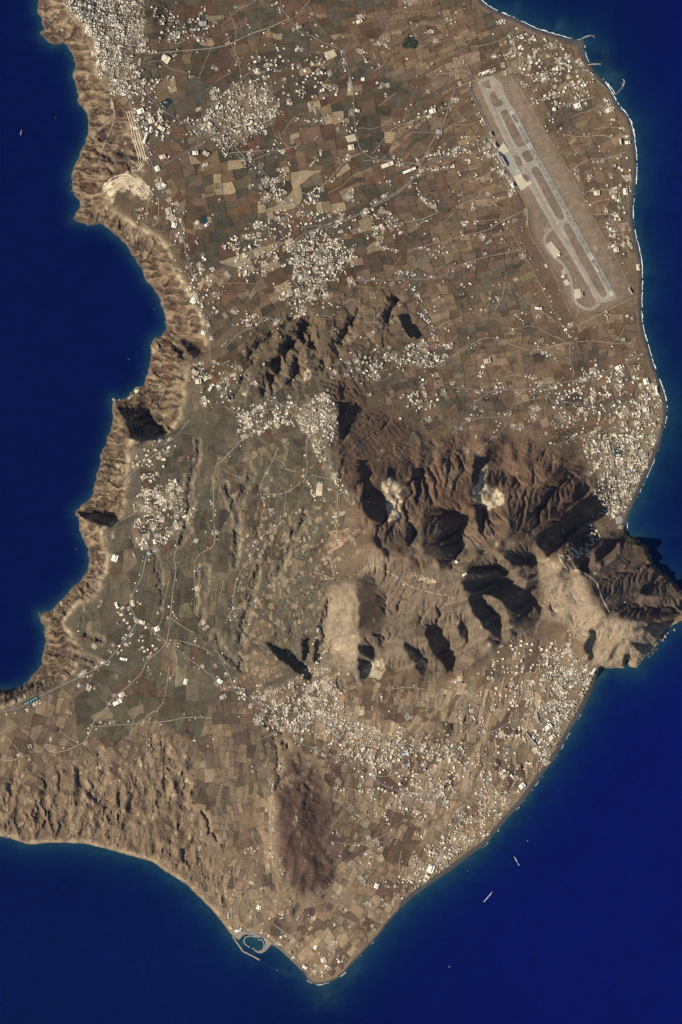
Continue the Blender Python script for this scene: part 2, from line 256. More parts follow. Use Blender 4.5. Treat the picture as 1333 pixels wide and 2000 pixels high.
# heights between the known ones: relaxed on a coarse sheet
def solve(step, init=None):
    hx = np.arange(X0, X1 + step, step); hy = np.arange(Y0, Y1 + step, step)
    HX, HY = np.meshgrid(hx, hy)
    s = SDF(HX, HY)
    fix = s <= 0; val = np.zeros(HX.shape)
    def put(x, y, z):
        i = int(round((x - X0) / step)); j = int(round((y - Y0) / step))
        if 0 <= i < HX.shape[1] and 0 <= j < HX.shape[0]: fix[j, i] = True; val[j, i] = z
    for a, b in zip(RIM[:-1], RIM[1:]):
        n = max(1, int(math.hypot(b[0] - a[0], b[1] - a[1]) / step * 1.5))
        for k in range(n + 1):
            t = k / n; put(a[0] + (b[0] - a[0]) * t, a[1] + (b[1] - a[1]) * t, a[2] + (b[2] - a[2]) * t)
    for x, y, z in SPOT: put(x, y, z)
    h = np.full(HX.shape, 60.) if init is None else bil(init[0], X0, Y0, init[1], HX, HY)
    h[fix] = val[fix]
    for it in range(260):
        p = np.pad(h, 1, mode='edge')
        h = (p[:-2, 1:-1] + p[2:, 1:-1] + p[1:-1, :-2] + p[1:-1, 2:]) / 4
        h[fix] = val[fix]
    return h, step
g = solve(32.); g = solve(16., g); g = solve(8., g)
h0 = bil(g[0], X0, Y0, g[1], GX, GY)
h0 = blur(h0, 5)

zwx = 9 * fbm(GX / 22, GY / 22, 21, 3); zwy = 9 * fbm(GX / 22, GY / 22, 25, 3)
def mask(polys, r, wob=1.0):
    m = np.zeros(GX.shape)
    for p in polys: m[inside(p, GX + wob * zwx, GY + wob * zwy)] = 1
    return blur(m, r) if r else m
ZM = {k: mask([p], 3, 0 if k == 'airfield' else 1.6 if k in ('hill', 'paleridge', 'badland') else 1) for k, p in ZONE.items()}
rimland = RIM + [(-75,2100),(1500,2100),(1500,-100)]
seaward = (inside(COAST, GX, GY) & ~inside(rimland, GX, GY)).astype(float)
seaward *= (GX < 420) & (GY < 1400)
cliff = blur(seaward, 2)
moun = sat(ZM['mountain'] + ZM['south'] + ZM['headland'] + ZM['palehill'])

wxn = GX + 14 * fbm(GX / 40, GY / 40, 31, 3); wyn = GY + 14 * fbm(GX / 40, GY / 40, 41, 3)
# fluted caldera wall: ribs run straight down the slope
gyy, gxx = np.gradient(blur(h0, 6))
wE = gxx ** 2 / (gxx ** 2 + gyy ** 2 + 1e-3)
rib = wE * ridged(wxn / 30, GY / 7.5 + fbm(GX / 14, GY / 14, 45, 2), 51, 2) + (1 - wE) * ridged(GX / 7.5 + fbm(GX / 14, GY / 14, 46, 2), wyn / 30, 61, 2)
h = h0 + cliff * (rib - .55) * 44 * sstep(2, 14, sdf)
h += cliff * 10 * fbm(GX / 10, GY / 10, 71, 3) * sstep(2, 10, sdf)
# badlands of the southern shore
bl = ZM['badland']
bx_ = GX + 9 * fbm(GX / 16, GY / 16, 83, 3); by_ = GY + 12 * fbm(GX / 20, GY / 20, 85, 3)
bamp = .4 + .6 * sstep(-.45, .35, fbm(GX / 46, GY / 60, 87, 2) + .3 * sstep(1450, 1620, GY))
h += bl * bamp * ((ridged(bx_ / 13, by_ / 34, 81, 4) - .62) * 84 + 5 * fbm(GX / 8, GY / 9, 91, 2)) * sstep(1, 18, sdf) * (.30 + .70 * sstep(1440, 1560, GY + .12 * (GX - 200)))
# mountains
rX0 = GX * .79 + GY * .61; rY0 = GY * .79 - GX * .61
h += moun * (16 * fbm(wxn / 60, wyn / 60, 101, 3) + 20 * (ridged(wxn / 26, wyn / 50, 111, 4) - .6) + 4 * fbm(rX0 / 9, rY0 / 11, 115, 2)) * sstep(0, 14, sdf)
h += (ZM['mountain'] * sstep(700, 740, GX)) * (ridged(wxn / 30, wyn / 80, 121, 4) - .6) * 26 * sstep(860, 900, GY) * sstep(4, 24, sdf)
h += ZM['hill'] * (7 * fbm(GX / 12, GY / 16, 131, 4) + 18 * (ridged(wxn / 20, wyn / 30, 135, 4) - .6)) + ZM['paleridge'] * 5 * fbm(GX / 8, GY / 10, 141, 2)
# rolling country
roll = (1 - cliff) * (1 - sat(moun)) * (1 - ZM['airfield'])
gentle = sstep(1000, 700, GX) * sstep(4, 40, sdf)
h += roll * gentle * 5 * fbm(wxn / 46, wyn / 46, 151, 3)
west = sstep(300, 420, GX) * sstep(690, 600, GX) * sstep(840, 900, GY) * sstep(1330, 1260, GY)
h += west * (ridged(wxn / 24, wyn / 90, 161, 3) - .6) * 16
mid = blur(inside([(470,640),(560,600),(640,560),(820,555),(830,650),(700,760),(600,800),(440,760)], GX, GY).astype(float), 8)
h += mid * 10 * fbm(wxn / 22, wyn / 26, 171, 3)
# terraces following the contours
terr = sat(mid + .8 * blur(inside([(520,1420),(640,1440),(690,1540),(640,1600),(540,1560)], GX, GY).astype(float), 6) + .9 * blur(inside([(500,1190),(600,1200),(620,1320),(540,1320)], GX, GY).astype(float), 6)
      + .45 * ZM['mountain'] * sstep(960, 880, GY) + .6 * ZM['mountain'] * sstep(1170, 1200, GX) * sstep(1110, 1130, GY) + .5 * blur(inside([(420,820),(640,900),(700,1120),(560,1180),(420,1100)], GX, GY).astype(float), 10))
for dep, hw, pts in GULLY:
    xs = [p[0] for p in pts]; ys = [p[1] for p in pts]
    i0 = max(0, int((min(xs) - 3 * hw - X0) / STEP)); i1 = int((max(xs) + 3 * hw - X0) / STEP) + 1
    j0 = max(0, int((min(ys) - 3 * hw - Y0) / STEP)); j1 = int((max(ys) + 3 * hw - Y0) / STEP) + 1
    sx, sy = GX[j0:j1, i0:i1], GY[j0:j1, i0:i1]
    d = seg_dist(pts, sx + 9 * fbm(sx / 11, sy / 11, 181, 3), sy) * (.85 if pts[0][1] < 800 else 1.35)
    h[j0:j1, i0:i1] -= dep * (2.5 if pts[0][1] < 800 else 1.9) * np.exp(-d / hw * 1.5) * sat(.75 + .8 * fbm(sx / 16, sy / 16, 185, 2))
# flanks turned away from the sun, integrated into the relief
sxd, syd = .94, -.342
def dirslope(a_):
    ty, tx = np.gradient(a_, STEP); return tx * sxd + ty * syd
gs = dirslope(h)
mm = np.zeros(GX.shape); tgt = np.zeros(GX.shape)
wja = 5 * fbm(GX / 9, GY / 9, 191, 3); wjb = 5 * fbm(GX / 9, GY / 9, 195, 3); rX = GX * .79 + GY * .61; rY = GY * .79 - GX * .61
wjc = 1 + .5 * fbm(rX / 24, rY / 19, 198, 2)
rX = GX * .79 + GY * .61; rY = GY * .79 - GX * .61
rgh = 1 + .34 * fbm(rX / 17, rY / 21, 197, 2)
for sl_, p in FLANK:
    cf2_ = sl_ == .8 and p[0][0] < 420
    m = inside(p, GX + wja, GY + wjb).astype(float)
    tgt = np.where(m > 0, -(.70 if cf2_ else .32 if sl_ < .65 else .50 if sl_ < .78 else .80 + .25 * (sl_ - .8)) * S * rgh, tgt); mm = np.maximum(mm, m)
mm = blur(mm, 1); mmF = mm.copy()
for sl_, p in FACET:
    a0 = max(0, int((min(q[0] for q in p) - 25 - X0) / STEP)); a1 = int((max(q[0] for q in p) + 25 - X0) / STEP) + 2
    b0 = max(0, int((min(q[1] for q in p) - 25 - Y0) / STEP)); b1 = int((max(q[1] for q in p) + 25 - Y0) / STEP) + 2
    sl2 = (slice(b0, b1), slice(a0, a1))
    m = blur(inside(p, GX[sl2] + 1.3 * wja[sl2], GY[sl2] + 1.3 * wjb[sl2]).astype(float), 1) * (1 - mm[sl2]) * .97
    tgt[sl2] = np.where(m > .02, (tgt[sl2] * mm[sl2] + sl_ * S * m * wjc[sl2]) / (mm[sl2] + m + 1e-6), tgt[sl2]); mm[sl2] = np.maximum(mm[sl2], m)
kx = np.fft.fftfreq(NX, STEP) * 2 * np.pi; ky = np.fft.fftfreq(NY, STEP) * 2 * np.pi
KX, KY = np.meshgrid(kx, ky)
D = 1j * (np.sin(KX * STEP) * sxd + np.sin(KY * STEP) * syd) / STEP
FIL = np.conj(D) / (np.abs(D) ** 2 + .010 * (KX ** 2 + KY ** 2) + 1 / 85.0 ** 2)
FIL = FIL * np.exp(-(KX ** 2 + KY ** 2) * 1.6 ** 2 / 2)
dg = mm * (tgt - gs)
for it in range(10):
    u = np.real(np.fft.ifft2(FIL * np.fft.fft2(dg)))
    if it < 9: dg = dg + 1.0 * mm * (tgt - gs - dirslope(u))
h = h + u

# running water: stream-power incision cuts branching gullies into the steep country
def erode(hh, E, iters, k, diff, jitter, seed):
    n_y, n_x = hh.shape
    r_ = np.random.default_rng(seed)
    hh = hh + E * jitter * (r_.random(hh.shape) - .5)
    act = np.flatnonzero((E > .03).ravel() & (np.pad(np.ones((n_y - 2, n_x - 2), bool), 1)).ravel())
    offs = [(-1,-1,1.414),(-1,0,1),(-1,1,1.414),(0,-1,1),(0,1,1),(1,-1,1.414),(1,0,1),(1,1,1.414)]
    of = np.array([dy * n_x + dx for dy, dx, _ in offs]); di = np.array([d_ for *_, d_ in offs])
    Ef = E.ravel()[act]
    for it in range(iters):
        f = hh.ravel().copy()
        for _ in range(6):
            nb = f[act[:, None] + of[None]].min(1)
            pit = f[act] <= nb
            f[act[pit]] = nb[pit] + .03
        dr = (f[act][:, None] - f[act[:, None] + of[None]]) / di[None]
        dr *= 1 + .55 * (r_.random(dr.shape) - .5)
        b_ = dr.argmax(1); ok_ = dr[np.arange(len(act)), b_] > 0
        rec = np.where(ok_, act + of[b_], act); dist = di[b_]
        o_ = np.argsort(-f[act], kind='stable')
        src = act[o_].tolist(); rc = rec[o_].tolist()
        A = np.ones(f.size); A = A.tolist()
        for i_, r2 in zip(src, rc):
            if r2 != i_: A[r2] += A[i_]
        A = np.array(A)
        kk = (k * Ef * np.sqrt(A[act]) / dist)[o_]
        kk = np.minimum(kk, .9).tolist(); fl = f.tolist()
        for i_, r2, c_ in zip(reversed(src), reversed(rc), reversed(kk)):
            if r2 != i_: fl[i_] = (fl[i_] + c_ * fl[r2]) / (1 + c_)
        f = np.array(fl).reshape(hh.shape)
        lap = np.zeros(hh.shape); lap[1:-1, 1:-1] = (f[2:, 1:-1] + f[:-2, 1:-1] + f[1:-1, 2:] + f[1:-1, :-2]) / 4 - f[1:-1, 1:-1]
        hh = f + diff * E * lap
    return hh
h = np.where(sdf > 0, np.maximum(h, .5), np.minimum(0, sdf) * .3)
EM = np.clip(.95 * moun + cliff + 1.25 * ZM['badland'] * sstep(1430, 1530, GY + .12 * (GX - 200)) + .35 * mid + 1.0 * west * .55 + .8 * ZM['hill'] + .5 * ZM['paleridge'] + .5 * mmF * moun, 0, 1.5) * sstep(0, 4, sdf)
EM *= 1 - .75 * sat(ZM['palehill'] + ZM['darkfloor']) - .0
EM *= 1 - .30 * sat(ZM['south'] + ZM['headland'])
EM *= 1.15
EM *= 1 - .65 * blur(inside([(655,750),(740,740),(840,820),(830,900),(760,930),(660,930)], GX, GY).astype(float), 5)
h = h + np.minimum(EM, 1) * (1 - .75 * blur(mm, 4)) * (11 * fbm(GX / 19, GY / 19, 211, 3) + 7 * (ridged(wxn / 34, wyn / 12, 215, 2) - .6) * sstep(1300, 1200, GY)) * sstep(2, 10, sdf)
hc = h[::2, ::2]; e2 = erode(hc, EM[::2, ::2], 12, .034, .10, 7.0, 3)
h = h + bil(e2 - hc, X0, Y0, STEP * 2, GX, GY)
h = erode(h, EM, 4, .018, .07, 2.0, 4)
stp = 13.0
hh = h / stp + .25 * fbm(GX / 20, GY / 20, 201, 2)
saw = (hh - np.floor(hh)); saw = sstep(.0, 1., sat((saw - .3) / .4)) - saw
h = h + terr * saw * stp * .6 * sstep(10, 25, sdf)
h = np.maximum(h, 2.0)
af_ = blur(inside([(915,150),(945,140),(1015,140),(1240,560),(1225,600),(1140,622),(1100,608),(1040,480),(1005,380),(965,290)], GX, GY).astype(float), 5)
sel_ = af_ > .9
cf_, *_ = np.linalg.lstsq(np.stack([GX[sel_], GY[sel_], np.ones(sel_.sum())], 1), h[sel_], rcond=None)
h = h * (1 - af_) + np.maximum(cf_[0] * GX + cf_[1] * GY + cf_[2], 4) * af_
lowcoast = np.where((GX > 800) & (GY < 1030), 1.0, np.where(GY > 1300, np.where(GX > 440, 1.0, .0), 0.0))
h = np.where(sdf > 0, 0.4 + h * sstep(-1.0, 5.0, sdf), 0)
H = np.where(sdf > 0, h, np.maximum(-40, sdf * 2.0 - .3))
AF = ZM['airfield']
def HT(px, py):
    return bil(H, X0, Y0, STEP, np.asarray(px, float), np.asarray(py, float))
dHy, dHx = np.gradient(H, STEP * S)
slope = np.hypot(dHx, dHy)
print('terrain', NX, NY, float(H.max()))

# ------------------------------------------------------------------ settlements (outline, spacing, chance, angle, big share)
VILL = {
 'clifftop town':([(112,-70),(125,0),(137,35),(163,52),(180,82),(188,112),(184,143),(204,162),(217,180),(250,186),(285,186),(280,160),(262,130),(258,104),(280,104),(281,70),(276,40),(283,0),(283,-70)],4.3,.93,-8),
 'road junction suburb':([(262,130),(290,150),(330,205),(290,215),(268,190),(258,165)],6,.55,-30),
 'hotel row below the clifftop road':([(258,205),(300,200),(325,245),(325,262),(300,262),(292,292),(280,270)],5,.62,-12),
 'northern plain village':([(405,210),(440,170),(490,163),(530,175),(547,215),(520,250),(480,278),(440,285),(400,262),(350,240),(352,232),(400,232)],4.5,.86,15),
 'hamlet by the top road':([(300,40),(345,35),(410,45),(420,70),(380,85),(330,85),(305,60)],5.5,.5,0),
 'northern plain hamlet':([(440,130),(560,90),(640,110),(650,190),(560,200),(545,180),(500,150)],6.5,.3,20),
 'crossroads village':([(560,470),(600,450),(645,455),(692,480),(692,530),(645,562),(604,612),(560,612),(550,560),(570,520)],4.7,.82,10),
 'crossroads north-west arm':([(503,345),(550,335),(568,395),(592,440),(562,470),(532,400)],5.0,.62,15),
 'crossroads west arm':([(445,470),(520,425),(560,460),(545,540),(470,540),(440,500)],5.2,.55,5),
 'crossroads north block':([(580,376),(625,370),(645,425),(600,435)],5.2,.6,20),
 'crossroads east arm':([(640,440),(700,415),(765,405),(775,465),(740,475),(700,480)],6.0,.34,20),
 'ridge village':([(700,735),(690,722),(740,690),(800,680),(870,692),(880,715),(830,722),(760,717),(715,745)],4.8,.66,-20),
 'foot-slope village':([(778,792),(800,770),(830,755),(872,762),(862,792),(800,803)],5.0,.55,10),
 'hilltop village':([(575,800),(600,788),(640,765),(656,785),(661,830),(648,870),(655,930),(676,962),(706,974),(692,990),(648,952),(630,905),(600,850),(575,825)],4.2,.9,20),
 'hilltop west arm':([(470,812),(520,798),(580,800),(575,832),(520,828),(475,838)],5.2,.55,12),
 'caldera rim village':([(262,985),(300,955),(330,945),(360,975),(370,1010),(355,1035),(310,1062),(270,1062),(238,1045),(275,1010)],4.6,.72,10),
 'southern village':([(465,1345),(500,1330),(560,1345),(600,1300),(620,1240),(640,1250),(648,1310),(680,1370),(720,1420),(800,1450),(885,1455),(905,1475),(800,1480),(735,1505),(690,1490),(640,1440),(560,1440),(500,1400)],4.5,.74,-12),
 'southern beach town':([(1060,1300),(1100,1262),(1150,1300),(1172,1312),(1155,1345),(1130,1388),(1105,1430),(1080,1470),(1060,1495),(1030,1450),(1045,1400),(1075,1360)],4.8,.86,-55),
 'southern shore strip':([(1060,1495),(1030,1470),(980,1520),(900,1600),(840,1670),(770,1730),(775,1765),(850,1705),(940,1640),(1000,1575)],5.4,.62,-45),
 'eastern beach town':([(1140,862),(1180,850),(1235,850),(1240,800),(1262,740),(1285,750),(1296,800),(1290,845),(1278,885),(1250,940),(1222,1005),(1205,1015),(1185,1000),(1160,955),(1165,930),(1150,900)],4.5,.84,8),
 'eastern beach suburb':([(1075,760),(1150,730),(1262,715),(1262,740),(1240,800),(1235,850),(1140,862),(1060,850),(1080,800)],6.5,.36,12),
 'cliff-foot quarter':([(1143,985),(1160,990),(1170,1030),(1205,1030),(1205,1045),(1165,1035),(1145,1015)],4.8,.75,-30),
 'terrace hotels by the north-east beach':([(1168,205),(1195,190),(1205,215),(1180,230),(1172,222)],4.0,.85,20),
 'coach hotel by the airfield':([(1110,200),(1138,192),(1142,206),(1118,216)],4.0,.85,20),
 'harbour hamlet':([(455,1815),(520,1800),(560,1850),(600,1900),(590,1895),(530,1840),(480,1820)],6.0,.5,-40),
 'southern point hamlet':([(560,1860),(600,1890),(660,1850),(690,1870),(650,1910),(610,1915)],6.5,.48,-40),
 'eastern valley hamlet':([(840,640),(860,660),(880,690),(870,720),(850,700)],5.5,.45,0),
 'black hill strip':([(690,1500),(760,1480),(900,1490),(1000,1420),(1050,1400),(1010,1500),(900,1580),(800,1600),(720,1560)],7.5,.30,80),
 'strip below the headland':([(960,1270),(1050,1240),(1090,1270),(1060,1300),(1045,1400),(990,1420),(960,1350)],7.5,.33,80),
 'airport quarter':([(942,268),(962,260),(990,325),(1018,372),(1006,384),(975,345)],4.4,.85,-60),
 'north-east shore hamlet':([(990,60),(1040,50),(1130,110),(1120,140),(1070,120),(1010,150),(960,150),(985,110)],7.0,.34,30),
 'north-east shore lane':([(1010,150),(1100,130),(1160,150),(1150,170),(1060,200),(1030,215)],6.5,.38,20),
 'coast road hotels':([(1205,250),(1235,260),(1238,420),(1245,520),(1225,520),(1185,480),(1190,350)],7.5,.38,5),
 'rim road houses':([(335,400),(360,410),(430,560),(425,600),(405,640),(392,600),(370,540),(350,460)],6.0,.42,20),
 'rim corner':([(370,720),(400,700),(450,695),(450,760),(420,790),(375,800)],7.0,.35,20),
 'road terminus village':([(265,870),(330,845),(350,880),(300,930),(260,920)],7.0,.38,30),
 'slope houses':([(450,790),(545,790),(545,830),(470,835)],5.6,.45,10),
 'crossing by the plain':([(225,1190),(275,1170),(320,1220),(330,1260),(215,1290)],8.0,.28,30),
 'ridge-foot strip':([(640,1180),(650,1215),(645,1290),(625,1290),(630,1220)],4.8,.55,0),
}
dens = np.zeros(GX.shape)
for nm, (p, sp, pr, an) in VILL.items():
    dens = np.maximum(dens, inside(p, GX, GY) * pr * (5.0 / sp) ** 1.5)
dens_b = blur(dens, 3)

# ------------------------------------------------------------------ ground colours
def mixc(c, col, m): return c * (1 - m[..., None]) + np.asarray(col) * m[..., None]
lo = fbm(GX / 60, GY / 60, 301, 4); hi = fbm(GX / 9, GY / 9, 311, 3); st = fbm(wxn / 8, wyn / 40, 321, 3)
col = np.zeros(GX.shape + (3,)); col[:] = (.155, .112, .071)
col = mixc(col, (.104,.090,.064), sstep(700, 620, GX) * sstep(640, 840, GY) * sstep(1460, 1340, GY))
col = mixc(col, (.122,.092,.060), sstep(760, 640, GX) * sstep(760, 640, GY))
col = mixc(col, (.22,.165,.108), sstep(1340, 1480, GY + .25 * (GX - 700)))
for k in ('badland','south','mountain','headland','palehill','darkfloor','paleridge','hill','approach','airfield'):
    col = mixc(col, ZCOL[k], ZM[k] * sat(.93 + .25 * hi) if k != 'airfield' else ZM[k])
col = mixc(col, (.055,.042,.038), ZM['hill'] * sat(fbm(GX / 9, GY / 22, 337, 3) * 2 + .1) * .6)
col = mixc(col, (.20,.15,.10), ZM['hill'] * sstep(1580, 1500, GY) * sat(fbm(GX / 10, GY / 8, 339, 2) * 3 - .2))
col = mixc(col, (.105,.082,.066), ZM['mountain'] * sstep(1090, 1150, GX) * .75)
red = ZM['mountain'] * sstep(1180, 1120, GX) * sat(fbm(GX / 50, GY / 50, 331, 3) * 1.6 + .05)
col = mixc(col, (.145,.085,.052), red * .6)
col = mixc(col, (.19,.15,.105), ZM['mountain'] * sstep(960, 1060, GY) * sstep(1130, 1060, GX) * sat(.5 + fbm(GX / 20, GY / 30, 335, 3)) * .7)
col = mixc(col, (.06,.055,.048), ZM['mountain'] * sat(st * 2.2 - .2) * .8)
col = mixc(col, (.13,.10,.07), ZM['south'] * sat(st * 2 + .1) * .4)
col = mixc(col, (.20,.155,.108), ZM['headland'] * sat(hi * 1.6 + .1) * .7)
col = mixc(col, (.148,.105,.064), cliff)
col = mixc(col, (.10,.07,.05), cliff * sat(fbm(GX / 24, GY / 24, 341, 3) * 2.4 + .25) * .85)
col = mixc(col, (.105,.075,.058), blur(inside([(200,215),(235,205),(268,235),(280,310),(262,330),(215,330),(188,318)], GX, GY).astype(float), 4) * .85)
lay = vnoise(h / 9.0 + .8 * fbm(GX / 30, GY / 30, 343, 2), np.zeros(GX.shape), 345)
col = mixc(col, (.060,.047,.040), cliff * sstep(.58, .78, lay) * .75)
col = mixc(col, (.26,.20,.13), cliff * sstep(.36, .18, lay) * .55)
col = mixc(col, (.13,.068,.042), cliff * sat(fbm(GX / 18, GY / 30, 347, 3) * 2.2 - .35) * .7)
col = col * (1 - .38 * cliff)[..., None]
rd = seg_dist(RIM, GX + 3 * fbm(GX / 8, GY / 8, 351, 2), GY)
pum = np.exp(-(rd / 6.0) ** 2) * sat(.35 + .9 * fbm(GX / 16, GY / 16, 361, 3)) * np.maximum(cliff, .25) * sstep(200, 330, GY)
col = mixc(col, (.50,.42,.29), sat(pum * 1.25))
col = mixc(col, (.30,.235,.15), cliff * sat(rib * 2.2 - 1.25) * .8)
bad = ZM['badland']
col = mixc(col, (.25,.19,.125), bad * sat(fbm(wxn / 9, wyn / 30, 371, 3) * 1.8) * .6)
col = mixc(col, (.13,.092,.065), bad * sat(fbm(wxn / 12, wyn / 26, 381, 3) * 1.8) * .7)
col = mixc(col, (.40,.32,.21), blur(((sdf > 0) & (sdf < 9) & (GX < 445) & (GY > 1600)).astype(float), 1) * .8 * sat(.8 + hi))
qm = np.zeros(GX.shape)
for q in QUARRY: qm[inside(q, GX + 3 * fbm(GX / 6, GY / 6, 391, 2), GY + 3 * fbm(GX / 6, GY / 6, 395, 2))] = 1
qm = sstep(.24, .48, blur(qm, 3) + .55 * fbm(GX / 10, GY / 14, 399, 4)) * sat(.7 + .9 * fbm(GX / 5, GY / 5, 401, 2))
col = mixc(col, (.52,.44,.31), qm)
pm = blur(np.maximum.reduce([inside(q, GX + zwx, GY + zwy) for q in PALE]).astype(float), 2) * sat(.35 + 1.2 * fbm(GX / 11, GY / 11, 403, 3))
col = mixc(col, (.33,.27,.185), pm * .75)
gd = np.full(GX.shape, 1e9)
for dep, hw, pts in GULLY:
    if pts[0][1] > 840: 
        i0 = max(0, int((min(p[0] for p in pts) - 20 - X0) / STEP)); i1 = int((max(p[0] for p in pts) + 20 - X0) / STEP) + 1
        j0 = max(0, int((min(p[1] for p in pts) - 20 - Y0) / STEP)); j1 = int((max(p[1] for p in pts) + 20 - Y0) / STEP) + 1
        gd[j0:j1, i0:i1] = np.minimum(gd[j0:j1, i0:i1], seg_dist(pts, GX[j0:j1, i0:i1] + 4 * fbm(GX[j0:j1, i0:i1] / 9, GY[j0:j1, i0:i1] / 9, 405, 2), GY[j0:j1, i0:i1]))
col = mixc(col, (.27,.215,.14), np.exp(-((gd - 9) / 3.5) ** 2) * .75 * sat(.7 + st))
townc = np.zeros(GX.shape + (3,)); townc[:] = (.20,.165,.125)
col = mixc(col, (.235,.19,.135), sat(dens_b * .9) * sat(.75 + .8 * fbm(GX / 7, GY / 7, 411, 2)))
# beaches of dark volcanic sand
bw = np.where((GX > 780) & (GY > 1300), 9.0, np.where((GX > 880) & (GY < 1040), 6.5, np.where((GX > 500) & (GY > 1780), 4.0, 1.4)))
bw = bw + 6 * sstep(1090, 1110, GX) * sstep(1150, 1140, GX) * sstep(60, 75, GY) * sstep(140, 100, GY)
bm = sstep(bw + .8, bw - .8, sdf) * (1 - .0)
bm *= np.where((GX > 1180) & (GY > 1036) & (GY < 1312), 0, 1)
col = mixc(col, (.082,.078,.080), bm)
col *= (1 + .14 * lo + .12 * hi)[..., None]
col = np.clip(col * np.array((.93, .885, .83)), .02, .8)

# ------------------------------------------------------------------ materials
def newmat(name):
    m = bpy.data.materials.new(name); m.use_nodes = True
    n = m.node_tree; b = n.nodes['Principled BSDF']
    b.inputs['Roughness'].default_value = .95
    b.inputs['Specular IOR Level'].default_value = .08
    return m, n, b
def ground_mat(name, source, scale=.05, amt=.3, scale2=.012, amt2=.25):
    m, n, b = newmat(name)
    if source == 'attr':
        a = n.nodes.new('ShaderNodeAttribute'); a.attribute_name = 'Col'; src = a.outputs['Color']
    elif source == 'object':
        a = n.nodes.new('ShaderNodeObjectInfo'); src = a.outputs['Color']
    else:
        a = n.nodes.new('ShaderNodeRGB'); a.outputs[0].default_value = (*source, 1); src = a.outputs[0]
    geo = n.nodes.new('ShaderNodeNewGeometry')
    last = src
    for sc_, am in ((scale, amt), (scale2, amt2)):
        if am == 0: continue
        t = n.nodes.new('ShaderNodeTexNoise'); t.inputs['Scale'].default_value = sc_; t.inputs['Detail'].default_value = 3
        n.links.new(geo.outputs['Position'], t.inputs['Vector'])
        mr = n.nodes.new('ShaderNodeMapRange'); mr.inputs['From Min'].default_value = .25; mr.inputs['From Max'].default_value = .75
        mr.inputs['To Min'].default_value = 1 - am; mr.inputs['To Max'].default_value = 1 + am
        n.links.new(t.outputs['Fac'], mr.inputs['Value'])
        mx = n.nodes.new('ShaderNodeVectorMath'); mx.operation = 'SCALE'
        n.links.new(last, mx.inputs[0]); n.links.new(mr.outputs['Result'], mx.inputs['Scale'])
        last = mx.outputs['Vector']
    n.links.new(last, b.inputs['Base Color'])
    return m
M_LAND = ground_mat('weathered_ground', 'attr', .09, .36, .02, .14)
M_FIELD = ground_mat('tilled_soil', 'object', .07, .30, .014, .24)
M_PATCH = ground_mat('tilled_soil_small', 'attr', .07, .30, .014, .24)
M_WALL = ground_mat('dry_stone', (.062,.053,.042), .1, .3)
M_DIRT = ground_mat('road_dirt', (.275,.225,.16), .05, .2)
M_TRACK = ground_mat('pale_road_cut', (.42,.36,.28), .05, .2)
M_ASPH = ground_mat('road_asphalt', (.19,.17,.145), .05, .2)
M_TAXI = ground_mat('old_concrete', (.30,.25,.19), .03, .16, .006, .12)
M_RUN = ground_mat('runway_asphalt', (.20,.185,.165), .02, .18, .006, .2)
M_SHLD = ground_mat('runway_shoulder', (.33,.29,.225), .02, .2, .008, .15)
M_APR = ground_mat('apron_concrete', (.50,.43,.31), .02, .12, .006, .1)
M_APRG = ground_mat('apron_concrete_grey', (.33,.31,.26), .02, .12, .006, .1)
M_PAINT = ground_mat('white_paint', (.60,.57,.50), .02, .1, .01, 0)
M_ROCK = ground_mat('rubble_rock', (.26,.225,.18), .15, .4)
M_ROCKD = ground_mat('dark_rubble_rock', (.12,.10,.085), .15, .4)
M_FOAM = ground_mat('sea_foam', (.80,.83,.84), .08, .25, .02, .1)
M_WHITE = ground_mat('whitewash', (.80,.75,.63), .12, .08, .02, 0)
M_CREAM = ground_mat('cream_plaster', (.67,.58,.44), .12, .1, .02, 0)
M_TANW = ground_mat('tan_plaster', (.46,.39,.29), .12, .1, .02, 0)
M_GREY = ground_mat('grey_concrete', (.36,.33,.29), .12, .1, .02, 0)
M_DARK = ground_mat('dark_roof', (.055,.058,.065), .12, .1, .02, 0)
M_BLUE = ground_mat('blue_sheeting', (.18,.34,.55), .12, .1, .02, 0)
M_RED = ground_mat('red_sheeting', (.45,.07,.05), .12, .1, .02, 0)
M_POOL = ground_mat('pool_water', (.10,.36,.52), .12, .05, .02, 0)
M_LEAF = ground_mat('leaf_dark', (.040,.048,.028), .2, .4, .05, .2)
M_BARK = ground_mat('bark', (.07,.05,.035), .2, .2, .05, 0)
M_TURF = ground_mat('sports_turf', (.045,.075,.06), .02, .15, .01, .1)
M_PITCH = ground_mat('sports_sand', (.46,.38,.26), .02, .12, .01, .1)
M_RESV = ground_mat('reservoir_water', (.022,.045,.05), .02, .1, .01, .1)
M_HOUSE = ground_mat('mixed_plaster', 'attr', .12, .08, .02, 0)

